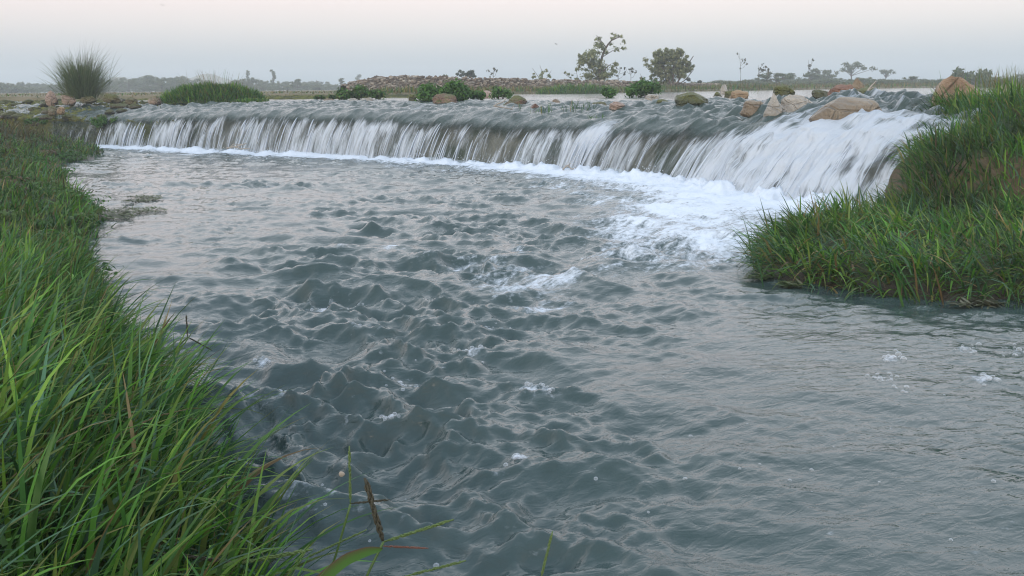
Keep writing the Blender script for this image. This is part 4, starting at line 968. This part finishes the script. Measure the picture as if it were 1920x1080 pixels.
# algae mats
def mat_patch(name, label, px, py, wpx, hpx, n, seed, base, cols):
    r = np.random.default_rng(seed); c0 = on_z(px, py, base); k = c0[1] / FPX; Wm = wpx * k / 2; Dm = (on_z(px, py - hpx / 2, base)[1] - on_z(px, py + hpx / 2, base)[1]) / 2
    a = r.uniform(0, 6.28, n); q = np.sqrt(r.uniform(size=n)); x_, y_ = q * np.cos(a) * Wm, q * np.sin(a) * Dm
    ok = fbm(x_ * 2.2 + seed, y_ * 1.3, 3, 151) > -.12; x_, y_ = x_[ok], y_[ok]; m = len(x_)
    P = np.stack([x_, y_, .010 + .012 * r.uniform(size=m)], -1)
    cols = np.array(cols); cc = cols[r.integers(0, len(cols), m)] * r.uniform(.7, 1.2, (m, 1))
    v, f, c = blades(P, r.normal(3.5, 1.0, m), np.abs(r.normal(1.42, .12, m)), r.normal(.15, .1, m), r.uniform(.03, .09, m), r.uniform(.008, .018, m), cc, 3, False)
    o = mk(name, v, f, M_GRASS, attrs={'col': c}); o.location = [float(t) for t in c0]; return tag(o, label, 'water weed', kind='stuff')
ALG = [(.08, .12, .03), (.11, .14, .05), (.06, .08, .03), (.15, .16, .09)]
mat_patch('water_weed', 'green weed mat floating off the left bank, upper one', 250, 376, 110, 12, 800, 801, 0, ALG)
mat_patch('water_weed', 'green weed mat floating off the left bank, lower one', 235, 403, 150, 22, 1000, 802, 0, ALG)
mat_patch('water_weed', 'weed and trailing grass at the foot of the right bank', 1490, 532, 210, 24, 1500, 803, 0, ALG + [(.06, .11, .02)])
mat_patch('water_weed', 'pale scum and weed along the edge of the right bank', 1740, 574, 420, 12, 700, 804, 0, [(.16, .16, .11), (.09, .10, .05)])

# driftwood
M_WOOD = mat_plain('driftwood', (.32, .29, .25), .7)
def twig(label, base_pts, rads, depth):
    o = empty('driftwood', on_y(*base_pts[0][0], depth), label, 'driftwood'); loc = np.array(o.location)
    for pts, rd in zip(base_pts, rads):
        P = np.array([on_y(a, b, depth + .01 * i) for i, (a, b) in enumerate(pts)]); tt = np.linspace(0, len(P) - 1, 9)
        P = np.stack([np.interp(tt, range(len(P)), P[:, k]) for k in range(3)], -1); v, q, t = tube(P - loc, np.linspace(rd, rd * .5, 9), 5); mk('twig', v, [q, t], M_WOOD, o)
twig('grey forked driftwood caught at the foot of the left fall', [[(425, 278), (445, 274), (462, 269)], [(440, 275), (452, 279), (470, 278)], [(432, 276), (438, 270), (458, 271)]], [.016, .012, .010], 16.1)
twig('bent twig caught in the current below the dark brown boulder', [[(925, 198), (940, 201), (962, 205)], [(928, 197), (945, 190), (950, 183)], [(958, 204), (966, 196)]], [.012, .010, .006], 13.9)
twig('short white stick standing out of the right rapids', [[(1626, 172), (1634, 161), (1643, 152)], [(1630, 168), (1638, 163)]], [.014, .008], 11.8)
twig('twisted twig in the foam below the middle of the fall', [[(1055, 318), (1064, 309), (1072, 318), (1080, 314)], [(1062, 312), (1070, 306)]], [.012, .008], 12.0)

# ------------------------------------------------------------------ the far bank: rubble wall, dry grass, trees
wall = empty('rubble_wall', (3, 40, .9), 'long low dry-stone rubble wall on the far bank', 'wall'); wloc = np.array(wall.location)
wpts = [(648, 160, 178, 36), (700, 147, 178, 37), (760, 144, 178, 38), (860, 146, 178, 39.5), (1000, 150, 177, 42), (1130, 152, 176, 45), (1250, 155, 174, 48), (1340, 158, 172, 51), (1430, 162, 168, 54)]
wp = [(on_y(a, b, d), on_y(a, c, d)) for a, b, c, d in wpts]
tt = np.linspace(0, len(wp) - 1, 160)
top = np.stack([np.interp(tt, range(len(wp)), [t[0][k] for t in wp]) for k in range(3)], -1); top[:, 2] += fbm(tt * 3, tt * 0, 3, 161) * .04
bot = top.copy(); bot[:, 2] = .78
dirw = np.gradient(top[:, :2], axis=0); dirw /= np.linalg.norm(dirw, axis=1)[:, None]; nrm = np.stack([dirw[:, 1], -dirw[:, 0], 0 * dirw[:, 0]], -1)
secs = np.stack([bot + nrm * .22, top + nrm * .10 - [0, 0, .04], top - nrm * .25 - [0, 0, .02], bot - nrm * .5], 1)
mk('core', secs.reshape(-1, 3) - wloc, grid_faces(160, 4), M_WALLSOIL if 'M_WALLSOIL' in globals() else mat_ground('wall_soil', [(.06, .045, .03), (.10, .075, .05), (.14, .105, .075), (.2, .15, .11)], 4), wall)
rw = np.random.default_rng(62); ns = 3600; ti = rw.uniform(0, 159, ns); hh = rw.uniform(0, 1.05, ns)
T_ = np.stack([np.interp(ti, range(160), top[:, k]) for k in range(3)], -1); N_ = np.stack([np.interp(ti, range(160), nrm[:, k]) for k in range(3)], -1)
zz = .82 + (T_[:, 2] - .82) * hh
Pw = np.stack([T_[:, 0], T_[:, 1], zz], -1) + N_ * (.22 - .12 * np.minimum(hh, 1) + 0.0)[:, None]; Pw = np.where((hh > .97)[:, None], Pw - N_ * rw.uniform(0, .3, ns)[:, None], Pw)
vi, fi = ico(0); szs = rw.uniform(.035, .085, ns)
Vw = []
for j in range(8):
    vv = vi * (1 + .25 * np.random.default_rng(j).normal(size=(len(vi), 1))) * np.array([1.25, 1, .75]); Vw.append(vv)
Vw = np.array(Vw)[rw.integers(0, 8, ns)] * szs[:, None, None] + Pw[:, None]
cw = np.array([(.21, .165, .125), (.28, .235, .185), (.15, .115, .085), (.24, .22, .19), (.33, .29, .235), (.12, .095, .07)])[rw.integers(0, 6, ns)] * rw.uniform(.7, 1.15, (ns, 1))
mst, n_, l_, out_ = material('rubble_stone'); b_ = NB(n_, l_); l_.new(b_.bsdf(b_.attr('col', 'Vector'), .85, spec=.3), out_.inputs[0])
so = mk('rubble_stones', Vw.reshape(-1, 3) - wloc, (fi[None] + (np.arange(ns) * len(vi))[:, None, None]).reshape(-1, 3), mst, wall, {'col': np.repeat(cw, len(vi), 0)}, smooth=False); so['kind'] = 'stuff'

def far_grass(n, x0, x1, f0, f1, Lr, dry, seed, wid, tint=(1, 1, 1)):
    r = np.random.default_rng(seed); x_ = r.uniform(x0, x1, n); y_ = np.interp(x_, FS_X, FS_Y) + f0 + (f1 - f0) * r.uniform(size=n) ** 1.3
    cl = fbm(x_ * .35, y_ * .35, 3, seed)
    P = np.stack([x_, y_, plain_z(x_, y_) - .02], -1); c = gcol(n, dry, r, tint) ; g = r.uniform(.55, 1.1, (n, 1)); c = c * g
    return blades(P, r.uniform(0, 6.28, n), np.abs(r.normal(.25, .25, n)), r.normal(.4, .4, n), r.uniform(*Lr, n) * (1 + .6 * cl), np.full(n, wid), c, 3, False)
V, F, C = put([far_grass(6000, -4, 14, .3, 4.5, (.10, .26), .55, 171, .03), far_grass(9000, 10, 75, .8, 26, (.12, .30), .78, 173, .04), far_grass(4500, 10, 75, .4, 5, (.12, .36), .5, 175, .03), far_grass(5000, -40, -3, .2, 30, (.04, .11), .6, 177, .03)])
tag(mk('dry_grass', V, F, M_GRASS, attrs={'col': C}), 'dry brown and green grass on the far bank', 'grass', kind='stuff')

def tree_parts(o, clusters, n, leaf, cols, seed, trunk_paths, flat=.2):
    v, f, c = leaf_cloud([q[0] for q in clusters], [q[1] for q in clusters], n, leaf, cols, seed, flat, 'vol')
    mk('crown', v, f, M_LEAF, o, {'col': c})
    vv, ff = join_tubes([tube(pth, rad, 6) for pth, rad in trunk_paths]); mk('trunk', vv, ff, M_BARK, o)
OLIVE = [(.25, .27, .12), (.20, .23, .10), (.30, .31, .16), (.15, .18, .07)]
def px_tree(label, base_px, depth, cl_px, branches, n, leaf, cols, seed, cat='tree', name='tree', group=None):
    """base pixel, leaf clumps (px, py, rx, ry) and branches as pixel paths with radii, all on one depth and then given volume"""
    r = np.random.default_rng(seed); p = on_y(*base_px, depth); k = depth / FPX; p[2] = float(plain_z(p[:1], p[1:2])[0]) - .03
    o = empty(name, p, label, cat, group); cl = []
    for (a, b_, rx, ry) in cl_px:
        m = max(3, int(rx * ry / 22))
        c0 = on_y(a, b_, depth) - p; dz = r.normal(0, .45) * rx * k
        for j in range(m):
            d = r.normal(size=3); d /= np.linalg.norm(d); q = r.uniform(.3, .95)
            cl.append((c0 + d * np.array([rx, rx, ry]) * k * q + [0, dz, 0], np.array([rx * .34, rx * .34, ry * .34]) * k * r.uniform(.6, 1.2)))
    tp = []
    for pts, r0, r1 in branches:
        P = np.array([on_y(a, b_, depth) - p for a, b_ in pts]); P[:, 1] += np.cumsum(r.normal(0, .05, len(P))); tt = np.linspace(0, len(P) - 1, 10)
        P = np.stack([np.interp(tt, range(len(P)), P[:, q]) for q in range(3)], -1); tp.append((P, np.linspace(r0, r1, 10)))
    for c_, r_ in cl[::2]:                                 # twigs to the leaf clumps
        near = min((P[int(len(P) * .7)] for P, _ in tp), key=lambda z_: np.linalg.norm(z_ - c_)); t = np.linspace(0, 1, 5)[:, None]
        tp.append((near + (c_ - near) * t + np.array([0, 0, .06]) * np.sin(t * 3.1), np.linspace(r1 * .6, .004, 5)))
    tree_parts(o, cl, n, leaf, cols, seed, tp); return o
px_tree('sparse leaning tree with drooping upper branches on the far wall', (1124, 170), 46, [(1104, 113, 26, 20), (1118, 140, 30, 16), (1150, 131, 14, 14), (1090, 105, 10, 12), (1124, 84, 15, 14), (1118, 70, 12, 8), (1152, 66, 14, 10), (1167, 82, 9, 9), (1160, 93, 14, 8), (1136, 97, 10, 6), (1150, 82, 12, 8), (1085, 130, 10, 12)],
        [([(1124, 170), (1124, 140), (1127, 112), (1136, 88), (1148, 74), (1166, 68)], .075, .02), ([(1124, 150), (1110, 128), (1098, 112)], .04, .015), ([(1126, 140), (1138, 126), (1146, 120)], .04, .012), ([(1136, 88), (1128, 78), (1118, 66)], .025, .01), ([(1128, 108), (1150, 94), (1168, 90)], .02, .008)], 4200, .066, OLIVE, 901)
cl = [(1260 + 40 * math.cos(a) * q, 122 + 28 * math.sin(a) * q, 15, 12) for a, q in [(random.uniform(0, 6.28), math.sqrt(random.uniform(0, 1))) for _ in range(34)]]
px_tree('dense round bush standing right of the leaning tree', (1262, 172), 46, cl, [([(1262, 172), (1250, 140), (1232, 110)], .05, .015), ([(1262, 172), (1262, 135), (1264, 95)], .05, .015), ([(1262, 172), (1280, 135), (1300, 105)], .05, .015), ([(1262, 165), (1285, 150), (1302, 130)], .03, .01), ([(1262, 165), (1240, 145), (1222, 128)], .03, .01)], 9000, .066,
        [(.20, .225, .10), (.24, .26, .12), (.16, .185, .08), (.30, .30, .17)], 902, 'bush', 'bush')
px_tree('small grey-green bush behind the rubble wall', (872, 160), 62, [(864, 138, 11, 8), (880, 136, 13, 8), (872, 142, 18, 8)], [([(872, 160), (866, 145), (862, 138)], .04, .015), ([(872, 160), (880, 145), (884, 136)], .04, .015)], 900, .09, [(.09, .11, .06), (.07, .09, .05)], 903, 'bush', 'bush')
px_tree('thin straggly bush on the wall left of the leaning tree', (1013, 165), 48, [(1018, 142, 13, 10), (1003, 140, 7, 7), (1026, 133, 6, 6)], [([(1015, 165), (1010, 145), (998, 128)], .018, .006), ([(1015, 165), (1018, 140), (1012, 122)], .018, .006), ([(1016, 165), (1026, 145), (1034, 132)], .018, .006)], 300, .06, OLIVE, 904, 'bush', 'bush')
px_tree('scrawny bush at the left foot of the leaning tree', (1078, 168), 47, [(1070, 142, 8, 6), (1085, 148, 10, 8), (1060, 138, 5, 4)], [([(1082, 168), (1072, 148), (1055, 136)], .015, .005), ([(1082, 168), (1084, 148), (1080, 132)], .015, .005)], 220, .055, OLIVE, 905, 'bush', 'bush')
px_tree('scrubby plant at the left foot of the round bush', (1212, 170), 46.5, [(1205, 146, 10, 8), (1222, 150, 12, 9)], [([(1212, 170), (1206, 150), (1200, 138)], .015, .005), ([(1212, 170), (1222, 150), (1230, 140)], .015, .005)], 320, .06, OLIVE, 906, 'bush', 'bush')
px_tree('faint low bush right of the round bush', (1300, 168), 60, [(1296, 150, 10, 8), (1310, 153, 8, 6)], [([(1300, 168), (1296, 152)], .02, .01), ([(1300, 168), (1308, 154)], .02, .01)], 300, .08, [(.06, .07, .04)], 907, 'bush', 'bush')
for i, (a, b_, tp, lab) in enumerate([(1160, 170, 125, 'tall bare weed right of the leaning tree'), (1183, 168, 128, 'slim upright weed between the tree and the round bush'), (1388, 168, 100, 'tall seeding weed rising left of the right-hand tree line'), (1424, 166, 122, 'leafy weed right of the tallest one'), (1440, 165, 130, 'lower bushy weed beside the dark mossy boulder'), (1518, 160, 112, 'thin pale tall weed in the right tree line'), (925, 172, 132, 'dry branching weed on the wall right of the small bush')]):
    r = np.random.default_rng(930 + i); br = [([(a, b_), (a + r.uniform(-2, 2), (b_ + tp) / 2), (a + r.uniform(-3, 3), tp)], .012, .005)]
    cl = []
    for j in range(6):
        y0 = b_ + (tp - b_) * r.uniform(.4, .95); xx = a + r.uniform(-12, 12); y1 = y0 - r.uniform(4, 12); br.append(([(a, y0), ((a + xx) / 2, y0 - 2), (xx, y1)], .007, .004)); cl.append((xx, y1, 3, 3))
    px_tree(lab, (a, b_), 47 if a < 1300 else 56, cl, br, 130, .05, [(.14, .14, .09), (.10, .11, .06)], 940 + i, 'weed', 'tall_weed')
shrub('tiny green palm-like plant on the wall top', 835, 150, 24, 10, 60, 950, .09, LEAFG, 39.6, 5, 'wall_plant', 'plant')

# far trees: a few kinds, copied with their parts
def far_proto(kind, seed):
    r = np.random.default_rng(seed); cl = []; tp = []
    H = 1.0
    if kind == 'round': spec = [(r.normal(0, .28), r.normal(0, .28), r.uniform(.35, .85), .17) for _ in range(13)]
    elif kind == 'flat': spec = [(r.normal(0, .38), r.normal(0, .38), r.uniform(.68, .92), .15) for _ in range(11)] + [(r.normal(0, .15), r.normal(0, .15), .6, .10) for _ in range(2)]
    elif kind == 'slim': spec = [(r.normal(0, .07), r.normal(0, .07), z_, .09) for z_ in np.linspace(.3, .97, 9)]
    else: spec = [(r.normal(0, .55), r.normal(0, .3), r.uniform(.12, .6), .22) for _ in range(18)]
    for (x_, y_, z_, q) in spec: cl.append((np.array([x_, y_, z_]), np.array([q * r.uniform(.8, 1.3), q, q * .7])))
    tp.append((np.array([(0, 0, -.05), (.01, 0, .25), (.02, .01, .55), (.0, 0, .75)]), np.linspace(.035, .012, 4)))
    for c_, _ in cl:
        z0 = min(.5, c_[2] * .6); t = np.linspace(0, 1, 4)[:, None]; a = np.array([.01, 0, z0]); tp.append((a + (c_ - a) * t, np.linspace(.014, .004, 4)))
    v, f, c = leaf_cloud([q[0] for q in cl], [q[1] for q in cl], {'round': 1300, 'flat': 700, 'slim': 330, 'scrub': 1500}[kind], .055, [(.12, .15, .07), (.16, .175, .09), (.09, .115, .055)], seed, .2, 'vol')
    vv, ff = join_tubes([tube(a, b_, 5) for a, b_ in tp]); return (v, f, c), (vv, ff)
PROT = {}
def far_tree(kind, var, px, ytop, ybase, depth, wide, label, group):
    key = (kind, var)
    if key not in PROT:
        (v, f, c), (vv, ff) = far_proto(kind, 1000 + 17 * var + len(kind))
        a = mk('crown', v, f, M_LEAF, None, {'col': c}); b_ = mk('trunk', vv, ff, M_BARK); PROT[key] = (a.data, b_.data); bpy.data.objects.remove(a); bpy.data.objects.remove(b_)
    p = on_y(px, ybase, depth); hz0 = on_y(px, ytop, depth)[2]; p[2] = float(plain_z(p[:1], p[1:2])[0]) - .05
    o = empty('far_tree' if kind != 'scrub' else 'far_scrub', p, label, 'tree' if kind != 'scrub' else 'scrub', group); h = hz0 - p[2]
    o.scale = (h * wide, h * wide, h); o.rotation_euler = (0, 0, random.uniform(0, 6.28) if kind != 'scrub' else random.uniform(-.4, .4))
    for nm, d in zip(('crown', 'trunk'), PROT[key]):
        c = bpy.data.objects.new(nm, d); COL.objects.link(c); c.parent = o
rt_ = random.Random(5)
def where_l(x_):
    for lim, t in ((95, 'left of the tall grass tussock'), (215, 'behind the tall grass tussock'), (320, 'between the tall tussock and the grassy islet'), (490, 'behind the grassy islet'), (2000, 'between the grassy islet and the rubble wall')):
        if x_ < lim: return t
def where_r(x_):
    for lim, t in ((1440, 'behind the ochre boulder and tall weeds'), (1540, 'above the pale boulders of the rapids'), (1640, 'above the rust-red boulder'), (1750, 'between the rapids and the large tan boulder'), (1850, 'behind the large tan boulder'), (3000, 'above the right grass mound')):
        if x_ < lim: return t
xs = -60
while xs < 655:                                            # left tree line
    prof = np.interp(xs, [-60, 60, 100, 230, 290, 330, 360, 420, 470, 540, 585, 620, 655], [156, 153, 158, 146, 139, 139, 148, 149, 147, 150, 142, 155, 158])
    kd = rt_.choices(['round', 'flat', 'scrub'], [.75, .06, .19])[0]
    far_tree(kd, rt_.randrange(4), xs, prof + rt_.uniform(-4, 6), 176, rt_.uniform(120, 175), rt_.uniform(.9, 1.5), ('hazy tree in the grey tree line ' if kd != 'scrub' else 'hazy low scrub in the tree line ') + where_l(xs), ('trees ' if kd != 'scrub' else 'scrub ') + where_l(xs))
    xs += rt_.uniform(7, 15)
for px_ in range(-60, 655, 15): far_tree('scrub', rt_.randrange(4), px_, 153 + rt_.uniform(-5, 6), 176, rt_.uniform(115, 160), rt_.uniform(1.2, 2.0), 'hazy low scrub in the tree line ' + where_l(px_), 'scrub ' + where_l(px_))
far_tree('slim', 0, 514, 131, 176, 150, .9, 'slim tall tree sticking out of the left tree line', None)
far_tree('slim', 1, 466, 133, 176, 155, 1.0, 'second slim tree left of the slimmest one', None)
far_tree('slim', 2, 640, 147, 172, 120, 2.2, 'small leaning tree at the left end of the rubble wall', None)
far_tree('slim', 3, 674, 140, 172, 200, 1.6, 'tiny faint tree peeping over the left end of the wall', None)
xs = 1335
while xs < 1990:                                           # right tree line
    prof = np.interp(xs, [1335, 1420, 1450, 1490, 1530, 1570, 1640, 1700, 1760, 1850, 1920, 1990], [152, 140, 130, 138, 132, 140, 142, 140, 145, 140, 134, 132])
    kd = rt_.choices(['round', 'flat', 'scrub'], [.65, .08, .27])[0]
    far_tree(kd, rt_.randrange(4), xs, prof + rt_.uniform(-1, 8), 160, rt_.uniform(80, 125), rt_.uniform(1.0, 1.6), ('small hazy tree on the horizon ' if kd != 'scrub' else 'brownish scrub on the horizon ') + where_r(xs), ('trees ' if kd != 'scrub' else 'scrub ') + where_r(xs))
    xs += rt_.uniform(10, 22)
for px_ in range(1340, 1990, 15): far_tree('scrub', rt_.randrange(4), px_, 146 + rt_.uniform(-4, 4) - (px_ - 1340) * .008, 160, rt_.uniform(75, 105), rt_.uniform(1.5, 2.4), 'brownish scrub on the horizon ' + where_r(px_), 'scrub ' + where_r(px_))
far_tree('flat', 0, 1596, 116, 160, 120, 1.1, 'flat-topped open tree above the rust-red boulder', None)
far_tree('flat', 2, 1660, 129, 160, 130, .8, 'small umbrella tree right of the flat-topped one', None)
far_tree('flat', 1, 1542, 126, 160, 110, 1.0, 'open-crowned tree left of the flat-topped one', None)
far_tree('round', 3, 1845, 114, 160, 62, .85, 'dark bushy tree right of the large tan boulder', None)
p = on_y(1895, 175, 16); n = 170; r = np.random.default_rng(77); P = r.normal(0, 1, (n, 3)) * np.array([.35, .3, 0])
v, f, c = blades(P, r.uniform(0, 6.28, n), np.abs(r.normal(.15, .12, n)), r.normal(.3, .2, n), r.uniform(.25, .5, n), np.full(n, .008), gcol(n, .45, r), 5, False)
o = empty('reed_clump', p, 'thin dry reeds behind the right grass mound', 'reeds'); g = mk('blades', v, f, M_GRASS, o, {'col': c}); g['kind'] = 'stuff'

# low hills behind the left trees
for i, (px_, w_, ht, lab) in enumerate([(385, 120, 138, 'hill'), (225, 90, 145, 'hill'), (560, 160, 153, 'hill')]):
    X_, Y_ = np.meshgrid(np.linspace(-1, 1, 40), np.linspace(-1, 1, 16)); D = 375; k = D / FPX; c0 = on_y(px_, 172, D); H = on_y(px_, ht, D)[2] - .9
    Z_ = H * np.exp(-(X_ * 1.7) ** 2 - (Y_ * 2) ** 2) * (1 + .2 * fbm(X_ * 3 + i * 7, Y_ * 2, 3, 181)) - .3
    tag(mk('hill', np.stack([c0[0] + X_ * w_ * k, c0[1] + Y_ * 22, Z_ + .9], -1).reshape(-1, 3), grid_faces(*X_.shape), M_PLAIN), kind='structure')

# two small birds over the far bank
for px_, py_, lab in ((1043, 83, 'tiny bird gliding over the wall left of the leaning tree'), (305, 10, 'tiny bird high in the sky on the left')):
    q_ = on_y(px_, py_, 60); u = np.linspace(-1, 1, 13)
    wing = np.stack([u * .22, .03 * np.abs(u), .07 * np.sin(np.abs(u) * 2.4)], -1); ch = .05 * (1 - u ** 2) ** .5 + .004
    t1 = wing + np.stack([0 * u, ch, 0 * u], -1); t2 = wing - np.stack([0 * u, ch, 0 * u], -1); t3 = wing + [0, 0, .008]
    Vv = np.stack([t1, t3, t2, wing - [0, 0, .008]], 1); Fq = []
    for i in range(12):
        for j in range(4): Fq.append((i * 4 + j, i * 4 + (j + 1) % 4, i * 4 + 4 + (j + 1) % 4, i * 4 + 4 + j))
    bv, bf = ico(2); Vall = .6 * np.concatenate([Vv.reshape(-1, 3), bv * np.array([.025, .10, .025])])
    o = mk('bird', Vall, [np.array(Fq), bf + len(Vv.reshape(-1, 3))], mat_plain('feathers', (.06, .06, .06), .8)); o.location = [float(t) for t in q_]; o.rotation_euler = (0, .2, .6); tag(o, lab, 'bird')

# ------------------------------------------------------------------ haze
hm, hn, hl, ho = material('haze'); pv = hn.new('ShaderNodeVolumePrincipled'); pv.inputs['Density'].default_value = .0027; pv.inputs['Color'].default_value = (.84, .91, .96, 1); pv.inputs['Anisotropy'].default_value = 0.1
hl.new(pv.outputs[0], ho.inputs['Volume'])
x0, x1, y0, y1, z0, z1 = -410, 410, -30, 412, -1.7, 9.5
hv = [(x0, y0, z0), (x1, y0, z0), (x1, y1, z0), (x0, y1, z0), (x0, y0, z1), (x1, y0, z1), (x1, y1, z1), (x0, y1, z1)]
hz_o = mk('haze', hv, np.array([(0, 3, 2, 1), (4, 5, 6, 7), (0, 1, 5, 4), (1, 2, 6, 5), (2, 3, 7, 6), (3, 0, 4, 7)]), hm, smooth=False)
tag(hz_o, 'pale evening haze over the river plain', 'haze', kind='stuff')
